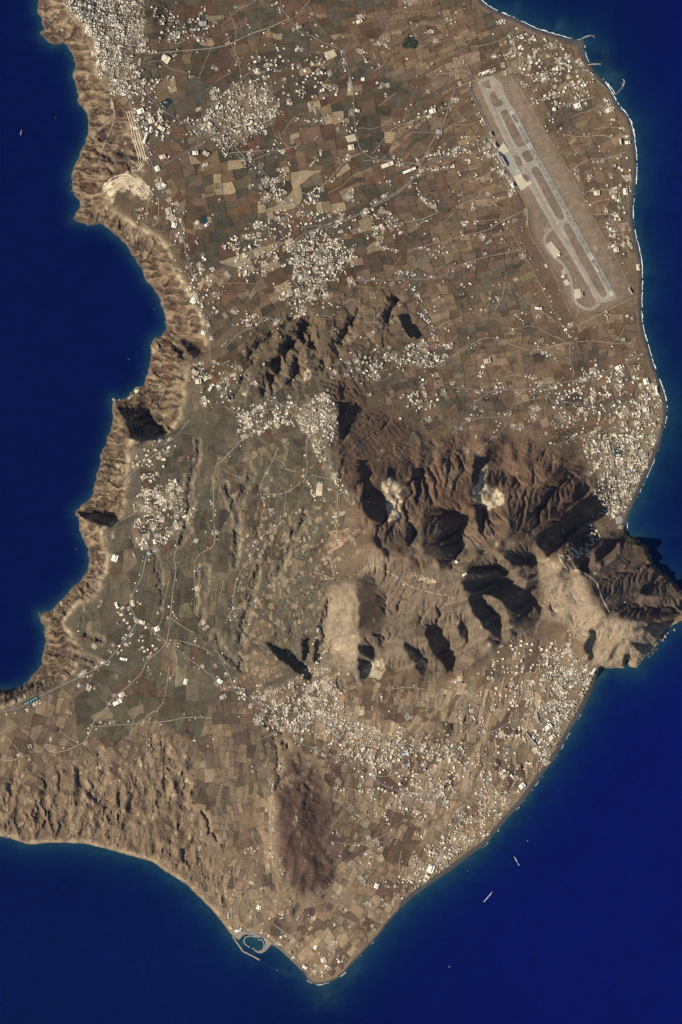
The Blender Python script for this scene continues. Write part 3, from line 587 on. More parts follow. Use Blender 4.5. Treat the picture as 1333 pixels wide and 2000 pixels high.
def mesh_obj(name, verts, faces, mat, cols=None, parent=None, smooth=False, link=True):
    me = bpy.data.meshes.new(name)
    verts = np.asarray(verts, np.float32)
    if isinstance(faces, np.ndarray):
        k = faces.shape[1]
        me.vertices.add(len(verts)); me.vertices.foreach_set('co', verts.ravel())
        me.loops.add(faces.size); me.loops.foreach_set('vertex_index', faces.ravel().astype(np.int32))
        me.polygons.add(len(faces)); me.polygons.foreach_set('loop_start', np.arange(0, faces.size, k, dtype=np.int32))
        me.update(calc_edges=True)
    else:
        me.from_pydata([tuple(v) for v in verts.tolist()], [], faces); me.update()
    if cols is not None:
        a = me.color_attributes.new('Col', 'FLOAT_COLOR', 'POINT')
        c = np.ones((len(verts), 4), np.float32); c[:, :3] = cols
        a.data.foreach_set('color', c.ravel())
    me.polygons.foreach_set('use_smooth', np.full(len(me.polygons), smooth))
    if mat: me.materials.append(mat)
    o = bpy.data.objects.new(name, me)
    if link: C.objects.link(o)
    if parent: o.parent = parent
    return o
def structure(o): o['kind'] = 'structure'; return o
def stuff(o): o['kind'] = 'stuff'; return o
def tag(o, label, cat, group=None):
    o['label'] = label; o['category'] = cat
    if group: o['group'] = group
    return o
def empty(name, loc, rz=0.0, scale=None):
    o = bpy.data.objects.new(name, None); C.objects.link(o)
    o.location = loc; o.rotation_euler = (0, 0, rz)
    if scale: o.scale = scale
    return o

# ------------------------------------------------------------------ land meshes
gN = np.dstack([-dHx, dHy, np.ones(H.shape)])        # survey y runs south, world y north
gN /= np.linalg.norm(gN, axis=2, keepdims=True)
VX = WX(GX); VY = WY(GY)
ii, jj = np.meshgrid(np.arange(NX - 1), np.arange(NY - 1))
fz = np.maximum.reduce([sdf[:-1, :-1], sdf[1:, :-1], sdf[:-1, 1:], sdf[1:, 1:]])
keep = fz > -5
reg = np.zeros(GX.shape, int)                         # 0 lowland
names = ['lowland', 'caldera_cliff', 'mountain', 'headland', 'dark_hill', 'badland_slope', 'beach', 'airfield_ground']
reg[ZM['badland'] > .5] = 5
reg[cliff > .5] = 1
reg[(ZM['mountain'] > .5) | (ZM['south'] > .5)] = 2
reg[(ZM['headland'] > .5) | ((ZM['mountain'] > .5) & (GX > 1128))] = 3
reg[ZM['hill'] > .5] = 4
reg[ZM['airfield'] > .5] = 7
reg[(bm > .5) & (bw > 3)] = 6
fr = reg[:-1, :-1]
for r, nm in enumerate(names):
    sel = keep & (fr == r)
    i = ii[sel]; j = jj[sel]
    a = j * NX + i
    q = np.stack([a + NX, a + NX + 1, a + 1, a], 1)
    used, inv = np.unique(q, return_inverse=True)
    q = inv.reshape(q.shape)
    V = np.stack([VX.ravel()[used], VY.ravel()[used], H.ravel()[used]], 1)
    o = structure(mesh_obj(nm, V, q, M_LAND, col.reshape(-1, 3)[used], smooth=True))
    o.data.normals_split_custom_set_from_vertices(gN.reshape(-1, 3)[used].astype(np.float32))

# ------------------------------------------------------------------ sea
ex = np.array([0, 8, 24, 60, 140, 320, 800, 2000, 6000, 16000.])
sx = np.concatenate([(-30 - ex[::-1])[:-1], np.arange(-30, 1364, 6.0), 1364 + ex]); sy = np.concatenate([(-30 - ex[::-1])[:-1], np.arange(-30, 2032, 6.0), 2032 + ex])
SX, SY = np.meshgrid(sx, sy)
d = -SDF(np.clip(SX, -120, 1470), np.clip(SY, -120, 2100))
n1 = fbm(SX / 90, SY / 90, 501, 4); n2 = fbm(SX / 22, SY / 22, 511, 3)
sc = np.zeros(SX.shape + (3,)); sc[:] = (.0008, .0055, .070)
east = sstep(700, 1330, SX + .35 * (SY - 1500)) * sstep(900, 1500, SY) + .6 * sstep(1180, 1360, SX) * sstep(900, 500, SY)  # sunglint side: its brighter blue is put into the water's base colour
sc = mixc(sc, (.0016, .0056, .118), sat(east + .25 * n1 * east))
sc = mixc(sc, (.0012, .0095, .085), sstep(1640, 1900, SY) * sstep(700, 400, SX) * .8)
shelf = np.exp(-np.maximum(d, 0) / np.where((SX > 760) & (SY < 1050), 34, np.where(SX < 440, np.where(SY > 1500, 22, 9), 26))) * (1 + .35 * n1 + .3 * n2)
sc = mixc(sc, (.006, .044, .095), sat(shelf * 1.1) * .95)
sc = mixc(sc, (.022, .065, .085), sat(np.exp(-np.maximum(d, 0) / 7.) * (1 + .5 * n2)) * np.where(SX < 440, .45, .7))
for bx, by, rr, a in ((1085,52,16,.8),(1170,110,22,.5),(1200,150,18,.5),(1010,20,14,.4),(575,1900,24,.5),(640,1945,26,.55),(560,1910,16,.5),(690,1900,18,.4),(1180,1318,8,.7),(130,350,8,.6),(1080,1480,12,.2),(505,1860,22,.5)):
    sc = mixc(sc, (.030,.085,.105), a * np.exp(-((SX - bx) ** 2 + (SY - by) ** 2) / rr ** 2) * sat(.6 + 1.2 * n2))
for pl in ([(465,1836),(476,1824),(500,1829),(516,1836),(517,1850),(505,1859),(492,1852),(478,1842),(474,1856)],):
    sc = mixc(sc, (.018,.075,.10), inside(pl, SX, SY) * .75)
sc *= .66 * (1 + .22 * fbm(SX / 14, SY / 9, 521, 3) + .12 * fbm(SX / 300, SY / 300, 531, 2))[..., None]
sn = SX.shape[1]
i, j = np.meshgrid(np.arange(sn - 1), np.arange(SX.shape[0] - 1)); a = (j * sn + i).ravel()
q = np.stack([a + sn, a + sn + 1, a + 1, a], 1)
msea, n, b = newmat('deep_sea_water')
at = n.nodes.new('ShaderNodeAttribute'); at.attribute_name = 'Col'
geo = n.nodes.new('ShaderNodeNewGeometry')
t = n.nodes.new('ShaderNodeTexNoise'); t.inputs['Scale'].default_value = .03; t.inputs['Detail'].default_value = 4
n.links.new(geo.outputs['Position'], t.inputs['Vector'])
mr = n.nodes.new('ShaderNodeMapRange'); mr.inputs['To Min'].default_value = .72; mr.inputs['To Max'].default_value = 1.28
n.links.new(t.outputs['Fac'], mr.inputs['Value'])
mx = n.nodes.new('ShaderNodeVectorMath'); mx.operation = 'SCALE'
n.links.new(at.outputs['Color'], mx.inputs[0]); n.links.new(mr.outputs['Result'], mx.inputs['Scale'])
n.links.new(mx.outputs['Vector'], b.inputs['Base Color'])
b.inputs['Roughness'].default_value = .45; b.inputs['IOR'].default_value = 1.33; b.inputs['Specular IOR Level'].default_value = .10
bp = n.nodes.new('ShaderNodeBump'); bp.inputs['Strength'].default_value = .25; bp.inputs['Distance'].default_value = 6
n.links.new(t.outputs['Fac'], bp.inputs['Height']); n.links.new(bp.outputs['Normal'], b.inputs['Normal'])
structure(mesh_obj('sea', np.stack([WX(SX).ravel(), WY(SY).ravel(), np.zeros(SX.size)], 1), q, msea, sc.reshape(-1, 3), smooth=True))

# ------------------------------------------------------------------ air between the island and the orbiting camera
hz_v = [(x, y, z) for z in (-60, ALT + 200) for x, y in ((-76000,-76000),(76000,-76000),(76000,76000),(-76000,76000))]
hz_o = stuff(mesh_obj('haze', hz_v, [(3,2,1,0),(4,5,6,7),(0,1,5,4),(1,2,6,5),(2,3,7,6),(3,0,4,7)], None))
mh = bpy.data.materials.new('thin_blue_air'); mh.use_nodes = True; n = mh.node_tree; n.nodes.clear()
ov = n.nodes.new('ShaderNodeOutputMaterial'); pvn = n.nodes.new('ShaderNodeVolumePrincipled')
pvn.inputs['Color'].default_value = (.14, .28, 1.0, 1); pvn.inputs['Density'].default_value = 6.0e-8; pvn.inputs['Anisotropy'].default_value = 0.0
n.links.new(pvn.outputs['Volume'], ov.inputs['Volume']); hz_o.data.materials.append(mh)

# ------------------------------------------------------------------ ribbons draped over the land
def resample(pts, step):
    out = [pts[0]]
    for a, b in zip(pts[:-1], pts[1:]):
        n = max(1, int(math.hypot(b[0] - a[0], b[1] - a[1]) / step))
        for k in range(1, n + 1): out.append((a[0] + (b[0] - a[0]) * k / n, a[1] + (b[1] - a[1]) * k / n))
    return out
def smooth_line(pts, it=2):
    for _ in range(it):
        o = [pts[0]]
        for a, b in zip(pts[:-1], pts[1:]):
            o.append((a[0] * .75 + b[0] * .25, a[1] * .75 + b[1] * .25)); o.append((a[0] * .25 + b[0] * .75, a[1] * .25 + b[1] * .75))
        o.append(pts[-1]); pts = o
    return pts
def ribbon(name, pts, width, mat, lift, smooth_it=2, flat=None, thick=1.2):
    p = np.array(resample(smooth_line(list(pts), smooth_it) if smooth_it else list(pts), 2.5))
    tg = np.gradient(p, axis=0); tg /= np.linalg.norm(tg, axis=1, keepdims=True) + 1e-9
    nr = np.stack([-tg[:, 1], tg[:, 0]], 1)
    w = width / S / 2
    rows = []
    zc = HT(p[:, 0], p[:, 1]) if flat is None else np.full(len(p), flat)
    for sgn, dz in ((-1.02, -thick), (-1, 0), (0, 0.0), (1, 0), (1.02, -thick)):
        x = p[:, 0] + nr[:, 0] * w * sgn; y = p[:, 1] + nr[:, 1] * w * sgn
        z = np.maximum(HT(x, y), zc - 4) if flat is None else zc
        rows.append(np.stack([WX(x), WY(y), z + lift + dz], 1))
    V = np.stack(rows, 1); m = 5
    i, j = np.meshgrid(np.arange(m - 1), np.arange(len(p) - 1)); a = (j * m + i).ravel()
    q = np.stack([a, a + 1, a + m + 1, a + m], 1)
    return mesh_obj(name, V.reshape(-1, 3), q, mat, smooth=False)

T1 = lambda *p: Z(0,0,K,p); T2 = lambda *p: Z(440,0,K,p); T3 = lambda *p: Z(883,0,K,p); T4 = lambda *p: Z(0,400,K,p); T5 = lambda *p: Z(440,400,K,p)
T6 = lambda *p: Z(883,400,K,p); T7 = lambda *p: Z(0,800,K,p); T8 = lambda *p: Z(440,800,K,p); T9 = lambda *p: Z(883,800,K,p); TA = lambda *p: Z(0,1200,K,p)
TB = lambda *p: Z(440,1200,K,p); TC = lambda *p: Z(883,1200,K,p); TD = lambda *p: Z(300,1550,K,p); TE = lambda *p: Z(700,1550,K,p)
ROADS_DIRT = [T2((0,270),(80,230),(160,190),(250,165),(330,125),(370,110))[::-1]+T1((1310,265),(1200,285),(1000,300),(900,310),(850,312)),
 T1((838,-200),(830,0),(840,50),(820,120),(832,220),(850,310)),
 T7((1330,245),(1285,300),(1240,320),(1237,500),(1235,640),(1250,730),(1235,800),(1160,830),(1130,870),(1125,940),(1135,1040),(1125,1180)),
 T8((0,280),(75,200),(100,170),(180,130),(260,80),(290,60)),
 T7((1030,790),(1005,860),(1025,920),(1000,1050),(990,1200),(965,1360)),
 TA((965,160),(940,200),(850,265),(830,330),(760,400),(650,490),(600,560),(545,610),(520,690),(490,740),(460,755),(350,800),(280,790)),
 TA((460,745),(400,715),(350,680),(345,640),(300,590),(310,550),(275,510),(295,470)),
 T7((990,1205),(1080,1270),(1130,1290)),T8((650,470),(650,600),(630,650),(650,700),(640,780),(605,860),(630,940),(620,990),(590,960),(510,940)),
 T8((480,150),(465,230),(480,330),(455,420)),T8((310,220),(270,310),(195,450),(215,520),(240,560),(190,650)),
 T8((290,280),(345,310),(345,345),(430,365)),T8((880,820),(820,920),(800,960)),T8((220,490),(350,490),(440,420)),
 T9((610,830),(660,865),(690,870),(655,830),(650,795),(720,855),(745,855),(700,810),(685,795),(740,830),(760,845),(730,790),(770,810),(790,830),(770,770),(810,790),(825,770),(790,740),(850,755),(860,740),(830,690),(800,690)),
 T9((610,830),(640,900),(690,940),(720,920),(840,990),(860,1080),(910,1170)),
 T9((180,420),(160,460),(190,500)),T6((0,370),(100,330),(200,300),(300,280),(400,260)),T6((0,200),(50,180),(210,150),(260,110),(350,65),(440,25)),
 T3((330,430),(400,510),(500,690),(600,860),(680,990),(750,1120),(830,1290))+T6((900,220),(1000,400),(1050,520)),
 T6((300,80),(400,250),(500,440),(600,640),(650,720),(750,690),(900,610),(1040,540)),T6((440,30),(440,160),(500,250),(600,410),(690,640)),
 T6((0,880),(80,830),(200,755),(320,800),(440,845),(560,830),(630,800),(840,785),(900,800),(1040,800)),T6((685,800),(680,880),(705,950),(700,1000)),
 T3((620,780),(640,775),(735,795),(860,780),(910,790)),T3((680,990),(790,915),(900,920),(1000,880)),T3((745,1120),(820,1100),(910,1095)),T3((815,1240),(960,1240)),T3((870,1320),(900,1300),(1030,1290)),
 T3((0,520),(80,485),(130,465),(230,435),(340,430),(400,370),(390,330)),T5((690,800),(660,780),(620,720),(630,650),(560,640)),T5((690,800),(760,870),(770,920)),
 T5((660,600),(690,570),(740,540),(760,570)),T5((800,680),(870,680),(940,700),(990,640),(1020,700),(1060,770),(1110,800)),T5((790,780),(860,760),(870,620),(830,580)),
 T2((540,1100),(640,1000),(690,930),(780,890)),T2((1333,610),(1230,640),(1120,690),(960,740),(880,860),(850,890)),T2((0,890),(100,880),(250,870),(330,870),(430,840)),
 T2((850,1190),(1000,1110),(1090,1030)),T2((1333,420),(1220,430)),T2((860,410),(900,390),(930,360)),T2((1333,510),(1300,580),(1270,710),(1200,810),(1140,940)),
 T8((335,640),(280,700),(190,740),(180,800),(150,850),(60,980),(55,1080),(20,1200),(0,1240)),T8((870,900),(1000,970),(1060,1020),(1200,1060),(1333,1090)),
 TA((1240,80),(1250,170),(1280,260),(1333,360)),TA((840,630),(850,580),(940,540),(970,400),(980,300)),TA((530,650),(800,630),(960,620),(1100,590),(1230,600)),TA((850,690),(850,820),(830,930),(720,1080)),
 TA((1040,150),(1180,190),(1240,240)),TA((0,840),(60,850),(140,820)),TB((290,960),(280,1050),(250,1140),(270,1240)),TD((680,80),(670,180),(690,260),(680,370),(720,470)),
 TD((540,310),(480,370),(460,450),(480,560),(450,640)),TD((270,360),(270,450),(310,580)),TD((1040,280),(1180,300),(1333,280)),TD((1090,300),(1090,390)),
 TD((860,670),(960,590),(1050,520)),TD((700,760),(800,830),(870,880)),TB((960,460),(1040,560),(1100,620),(1150,690),(1170,720)),TB((960,430),(1060,420),(1150,430)),
 TB((1100,680),(1130,660),(1150,700),(1110,740),(1095,720),(1120,690)),T8((30,1200),(35,1165),(60,1145),(105,1155),(110,1190),(80,1225),(40,1210),(30,1200)),T8((45,1195),(60,1165),(70,1200),(85,1160),(95,1190),(70,1215)),
 TE((280,0),(400,30),(490,40)),TE((620,60),(560,140),(545,210),(510,270)),TE((0,290),(150,250),(230,170)),TE((250,330),(235,420),(250,500)),TC((650,190),(690,150)),TC((730,290),(690,230),(650,210)),
 T1((630,545),(660,600),(665,700),(620,800),(580,900)),T1((850,1290),(850,1180),(890,1130),(860,1080)),T1((920,1150),(920,1290),(880,1310)),T4((1020,230),(960,240),(910,220),(890,160),(830,110))]
ROADS_ASPH = [T2((318,-200),(318,0),(325,50),(375,110),(415,185),(500,205),(560,245),(640,272),(690,300),(705,380),(735,480),(745,570),(745,680),(760,780),(780,870),(850,920),(1000,935),(1140,950)),
 [(947,267),(908,287),(890,300),(825,321),(811,348),(778,378),(744,397),(710,414),(676,432),(626,449),(602,451),(575,471)],
 T1((690,120),(700,250),(715,350),(760,430),(830,520),(900,600),(950,640),(1040,700),(1170,760))+T2((40,830),(100,900),(130,930),(220,990),(300,1080),(340,1150),(430,1190),(460,1290))+T5((470,200),(475,330),(440,400)),
 T1((735,560),(790,680),(830,800),(865,900),(900,1010),(960,1120),(1010,1230))+T4((1060,180),(1080,290),(1120,430),(1160,580),(1210,740),(1215,830),(1225,920),(1270,930),(1333,900)),
 T5((0,830),(60,760),(130,715),(190,710),(200,665),(250,645),(310,690),(320,660)),T5((60,900),(80,960),(150,1020),(230,1085),(330,1165)),T5((0,1165),(60,1210),(200,1200),(330,1165),(420,1140)),
 T5((740,440),(850,440),(1000,430),(1100,430),(1220,430),(1333,370)),T5((1060,470),(1130,570),(1180,680),(1200,780)),T5((930,130),(1000,105),(1130,90),(1240,40)),T5((1090,250),(1200,275),(1280,240)),
 T5((600,960),(620,920),(700,910),(820,870),(900,820)),T5((600,960),(640,990),(720,990),(760,960)),
 TA((0,565),(120,540),(200,490),(300,440),(400,390),(500,345),(600,290),(660,230),(720,150),(770,90),(800,30))+T7((740,1130),(800,1010),(830,950),(850,830),(930,780)),
 TA((800,30),(850,70),(965,155),(1050,220),(1180,320),(1300,410))+TB((50,440),(130,480),(200,520),(300,560),(400,570),(490,545)),
 TB((490,545),(560,640),(700,660),(760,680),(860,680),(960,740),(1080,790),(1200,805),(1333,770))+TC((80,740),(180,695),(280,660),(340,620),(420,600),(500,575),(560,550),(640,500)),
 TB((0,310),(30,350),(50,440)),TB((400,730),(640,830),(700,850),(780,900),(850,950),(940,1000),(1060,1040),(1180,1070),(1260,1080)),TC((430,680),(500,770),(540,830)),
 TC((240,970),(180,1020),(100,1085),(30,1160),(0,1240)),TC((100,0),(560,0))[:0] or TC((200,230),(290,160),(420,110),(520,40)),
 T6((0,1060),(90,1060),(210,1090),(290,1065),(400,1075),(520,1050),(640,1030),(780,1000),(880,970),(960,940),(1040,890),(1110,860)),T6((210,1090),(150,1130),(105,1180)),T6((520,1050),(470,1100),(340,1170),(300,1260)),
 T6((520,1060),(590,1150),(650,1210),(710,1270)),T6((600,1130),(820,1170)),T6((920,1160),(1030,1160)),T9((0,140),(100,50),(330,40)),T9((330,50),(290,130),(220,170),(130,280)),T9((600,210),(660,180),(760,150),(900,130),(1010,90)),
 T7((640,690),(700,640),(800,590),(870,500),(930,440)),T7((720,420),(800,330),(900,260),(1000,180),(1100,60)),T8((860,0)[:0] or (1090,130),(1060,190),(1000,290)),
 T3((190,790),(240,860),(290,960),(360,1060),(400,1110)),T3((90,490),(150,610),(225,750)),T3((620,300),(680,340),(730,400),(790,430),(850,470),(940,560)),T3((620,620),(680,600),(760,580),(830,560)),
 TD((660,850)[:0] or (520,790),(640,830),(700,870),(800,960),(860,1020)),T7((830,370),(900,370),(940,400),(930,440)),T1((1180,830),(1100,870),(960,950)),T2((1333,850),(1240,920),(1140,960),(1090,1030))]
roads = []
for k, p in enumerate(ROADS_DIRT):
    roads.append(p); structure(ribbon('dirt_road', p, 9.5 if p[0] == T9((610,830))[0] else 6.0 if k > 1 else 9, M_TRACK if p[0] == T9((610,830))[0] else M_DIRT, 2.2))
tk_r = random.Random(5)
def free(x, y):
    i = int(round((x - X0) / STEP)); j = int(round((y - Y0) / STEP))
    if not (0 < i < NX - 1 and 0 < j < NY - 1): return False
    return sdf[j, i] > 14 and cliff[j, i] < .2 and moun[j, i] < .25 and AF[j, i] < .1 and slope[j, i] < .35
made = 0
while made < 95:
    x, y = tk_r.uniform(20, 1320), tk_r.uniform(0, 1900)
    if not free(x, y): continue
    a = math.radians(-(18 if x > 560 and y < 800 else 80 if y > 800 else 30)) + tk_r.choice((0, 0, 1.57)) + tk_r.gauss(0, .15)
    pts = [(x, y)]
    for k in range(tk_r.randint(4, 9)):
        a += tk_r.gauss(0, .22); x += math.cos(a) * 11; y += math.sin(a) * 11
        if not free(x, y): break
        pts.append((x, y))
    if len(pts) < 4: continue
    made += 1; structure(ribbon('farm_track', pts, tk_r.uniform(3.2, 5.0), M_DIRT, 2.0))
for p in ROADS_ASPH:
    roads.append(p); structure(ribbon('road', p, 8.5, M_ASPH, 2.6))

for off_ in (0, 4.5, 9.5, 14):
    structure(ribbon('quarry_terrace', [(x - off_, y + off_ * .15) for x, y in T1((775,640),(800,720),(812,800),(835,870),(850,930),(820,975),(790,1000))], 6, M_APR, 2.0))
for off_ in (0, 1, 2):
    structure(ribbon('quarry_terrace', Z(253, 372, .3376 * (1 - .17 * off_), [(-150,0),(-120,-60),(-60,-88),(0,-92),(30,-60),(60,-70),(110,-20),(140,30)]), 7, M_APR, 2.0))
# ------------------------------------------------------------------ fields
def clip(poly, nx_, ny_, c):               # keep nx*x+ny*y <= c
    out = []
    for k in range(len(poly)):
        a = poly[k]; b_ = poly[(k + 1) % len(poly)]
        da = nx_ * a[0] + ny_ * a[1] - c; db = nx_ * b_[0] + ny_ * b_[1] - c
        if da <= 0: out.append(a)
        if da * db < 0:
            t_ = da / (da - db); out.append((a[0] + (b_[0] - a[0]) * t_, a[1] + (b_[1] - a[1]) * t_))
    return out
def area(p):
    return .5 * abs(sum(p[k][0] * p[(k + 1) % len(p)][1] - p[(k + 1) % len(p)][0] * p[k][1] for k in range(len(p))))
PAL_N = [((.135,.097,.062),3),((.090,.081,.056),3),((.126,.080,.050),2.2),((.104,.084,.057),2),((.195,.14,.083),1),((.28,.22,.14),.4)]
PAL_E = [((.172,.124,.078),3),((.140,.103,.069),3),((.225,.170,.108),1.5),((.108,.090,.064),1.4),((.152,.100,.063),1.6)]
PAL_W = [((.100,.087,.058),3),((.113,.095,.063),2.4),((.135,.102,.067),1.1),((.19,.147,.095),.6),((.108,.073,.048),1.2)]
PAL_S = [((.25,.19,.122),3),((.31,.24,.158),1.2),((.185,.135,.088),2.2),((.128,.09,.062),1.3)]
PAL_SW = [((.175,.132,.086),3),((.215,.165,.108),1.5),((.13,.097,.068),2),((.105,.078,.056),.8)]
FCTL = [(330,60,8,420,1.4,PAL_N),(330,320,20,520,1.3,PAL_N),(480,120,18,300,1.5,PAL_N),(650,120,15,260,1.6,PAL_N),(800,100,20,260,2.0,PAL_E),(900,60,30,240,1.5,PAL_E),(560,300,10,380,1.3,PAL_N),(750,230,15,300,2.2,PAL_N),(850,270,22,300,3.0,PAL_E),
 (760,430,12,330,1.5,PAL_N),(880,420,15,300,2.2,PAL_E),(960,480,10,230,1.6,PAL_E),(900,600,15,210,1.8,PAL_E),(1050,680,8,300,1.6,PAL_E),(1150,650,8,400,1.5,PAL_E),(950,700,20,240,1.6,PAL_E),(1150,300,18,420,1.6,PAL_E),(1120,180,25,260,2.2,PAL_E),(1080,800,20,420,1.4,PAL_E),(930,800,20,500,1.4,PAL_E),
 (450,420,20,330,1.3,PAL_N),(460,640,35,260,1.5,PAL_N),(420,880,85,300,1.4,PAL_W),(380,1050,85,360,1.6,PAL_W),(520,1000,70,260,1.6,PAL_W),(300,1180,75,420,1.4,PAL_W),(380,1300,88,420,1.4,PAL_W),(230,1340,60,420,1.3,PAL_W),(120,1420,70,360,1.4,PAL_SW),(350,1420,88,320,1.8,PAL_SW),
 (420,1560,85,220,1.7,PAL_SW),(560,1180,60,200,1.6,PAL_W),(540,1340,20,220,1.4,PAL_SW),(640,1480,80,170,1.9,PAL_S),(720,1400,70,190,1.6,PAL_S),(850,1390,78,170,2.2,PAL_S),(1000,1360,82,200,2.6,PAL_S),(930,1480,75,210,2.6,PAL_S),(800,1600,70,190,1.8,PAL_S),(700,1700,60,190,1.4,PAL_S),(640,1850,40,190,1.4,PAL_S),
 (850,1160,25,120,1.8,PAL_S),(480,1700,85,220,1.7,PAL_SW),(860,700,10,230,1.5,PAL_E)]
fc = np.array([(a[0], a[1]) for a in FCTL], float)
seeds = []
for yy in range(-70, 1960, 118):
    for xx in range(-70, 1400, 118):
        x = xx + random.uniform(10, 108); y = yy + random.uniform(10, 108)
        if SDF(np.array([x]), np.array([y]))[0] > -70: seeds.append((x, y))
leaves = []
def split(poly, ang, target, asp, out, depth=0):
    A = area(poly)
    if len(poly) < 3 or A < 12: return
    if A < target * random.choice((.3, .5, .8, 1.0, 1.4, 2.4)) or depth > 14:
        out.append(poly); return
    ca, sa = math.cos(ang), math.sin(ang)
    us = [p[0] * ca + p[1] * sa for p in poly]; vs_ = [-p[0] * sa + p[1] * ca for p in poly]
    U, V = max(us) - min(us), max(vs_) - min(vs_)
    th = ang + random.gauss(0, .10)
    if V * asp > U: th += math.pi / 2
    nx_, ny_ = math.cos(th), math.sin(th)
    cs = [p[0] * nx_ + p[1] * ny_ for p in poly]
    c = min(cs) + (max(cs) - min(cs)) * random.uniform(.36, .64)
    split(clip(poly, nx_, ny_, c), ang, target, asp, out, depth + 1)
    split(clip(poly, -nx_, -ny_, -c), ang, target, asp, out, depth + 1)
for k, (x, y) in enumerate(seeds):
    poly = [(x - 200, y - 200), (x + 200, y - 200), (x + 200, y + 200), (x - 200, y + 200)]
    for m_, (x2, y2) in enumerate(seeds):
        if m_ != k and abs(x2 - x) < 400 and abs(y2 - y) < 400:
            nx_, ny_ = x2 - x, y2 - y
            poly = clip(poly, nx_, ny_, (x2 * x2 + y2 * y2 - x * x - y * y) / 2)
            if len(poly) < 3: break
    if len(poly) < 3: continue
    f = FCTL[int(np.argmin(((fc - (x, y)) ** 2).sum(1)))]
    out = []
    split(poly, -math.radians(f[2] + random.gauss(0, 9)), f[3] * (1.75 if f[5] in (PAL_N, PAL_W) else 1.35), f[4] * random.uniform(.85, 1.3), out)
    for p in out: leaves.append((p, f[5]))
blocked = sat(ZM['mountain'] + ZM['headland'] + ZM['south'] * .8 * ~inside([(760,1105),(840,1120),(905,1150),(925,1190),(850,1205),(790,1165),(740,1120)], GX, GY) + ZM['palehill'] + cliff * 1.5 + ZM['airfield'] + ZM['approach'] + ZM['hill'] + .45 * ZM['paleridge'] + qm + (dens_b > .9))
blocked = np.maximum(blocked, sat(ZM['badland'] * sstep(1540, 1600, GY) * 1.4))
def warp(x, y):
    return x + 9 * fbm(x / 46, y / 46, 601, 3), y + 9 * fbm(x / 46, y / 46, 611, 3)
def perim(p, inset, step=5.0):
    cxx = sum(a[0] for a in p) / len(p); cyy = sum(a[1] for a in p) / len(p)
    r = max(math.hypot(a[0] - cxx, a[1] - cyy) for a in p)
    f = 1 - inset / max(r, 1)
    q = [(cxx + (a[0] - cxx) * f, cyy + (a[1] - cyy) * f) for a in p]
    return np.array(resample(q + [q[0]], step)[:-1]), (cxx, cyy)
fields = []
for p, pal in leaves:
    if len(p) < 3: continue
    pr, (cxx, cyy) = perim(p, .55)
    wx_, wy_ = warp(pr[:, 0], pr[:, 1]); c0x, c0y = warp(np.array([cxx]), np.array([cyy]))
    if wx_.max() < -30 or wx_.min() > 1365 or wy_.max() < -30: continue
    s_ = SDF(wx_, wy_)
    if s_.min() < 7: continue
    if bil(blocked, X0, Y0, STEP, np.append(wx_, c0x), np.append(wy_, c0y)).max() > .5: continue
    z_ = HT(wx_, wy_); zc_ = HT(c0x, c0y)[0]
    A_ = np.stack([wx_, wy_, np.ones(len(wx_))], 1)
    co, *_ = np.linalg.lstsq(A_, z_, rcond=None)
    res = np.abs(A_ @ co - z_).max(); resc = abs(co @ np.array([c0x[0], c0y[0], 1]) - zc_)
    if max(res, resc) > 4.2 or math.hypot(co[0], co[1]) / S > .42: continue
    w_ = [a[1] for a in pal]
    cw = np.cumsum(w_) / sum(w_)
    pick = sat(.5 + .62 * float(fbm(c0x / 48 + 7, c0y / 34, 631, 3)[0]) * 1.5 + random.gauss(0, .19))
    ordr = sorted(range(len(pal)), key=lambda q_: sum(pal[q_][0])); cwo = np.cumsum([w_[q_] for q_ in ordr]) / sum(w_)
    base = np.array(pal[ordr[int(np.searchsorted(cwo, min(pick, .999)))]][0])
    pmn = sum(np.array(a[0]) * a[1] for a in pal) / sum(w_)
    base = (pmn + (base - pmn) * (.95 if pal is PAL_E else 1.05)) * (1 + random.gauss(0, .13)) * (1 + np.array([random.gauss(0, .04), 0, random.gauss(0, .05)]))
    pass
    base *= 1 + .3 * float(fbm(c0x / 60, c0y / 60, 621, 3)[0])
    fields.append((area(p), wx_, wy_, c0x[0], c0y[0], np.clip(base * np.array((.92, .87, .82)) * (.92 * np.array((.97, 1.0, 1.0)) if pal is PAL_W else 1), .03, .5)))
fields.sort(key=lambda a: -a[0] * (1 if (0 < a[3] < 1333 and 0 < a[4] < 2000) else .01))
print('fields', len(fields))
def field_mesh(f):
    _, x, y, cx_, cy_, _c = f
    n_ = len(x); V = []; F = []
    rings = [1.0, .72, .42]
    for r in rings:
        xx = cx_ + (x - cx_) * r; yy = cy_ + (y - cy_) * r
        V.append(np.stack([WX(xx), WY(yy), HT(xx, yy) + 1.3], 1))
    V.append(np.array([[WX(cx_), WY(cy_), float(HT(cx_, cy_)) + 1.3]]))
    for r in range(len(rings) - 1):
        for k in range(n_):
            k2 = (k + 1) % n_
            F += [(r * n_ + k, (r + 1) * n_ + k, r * n_ + k2), (r * n_ + k2, (r + 1) * n_ + k, (r + 1) * n_ + k2)]
    b0 = (len(rings) - 1) * n_; ctr = len(rings) * n_
    for k in range(n_): F.append((b0 + k, ctr, b0 + (k + 1) % n_))
    V = np.concatenate(V); F = np.array(F)
    a_, b_, c_ = V[F[0, 0]], V[F[0, 1]], V[F[0, 2]]
    if np.cross(b_ - a_, c_ - a_)[2] < 0: F = F[:, ::-1]
    return V, F
pv, pf, pc, off = [], [], [], 0
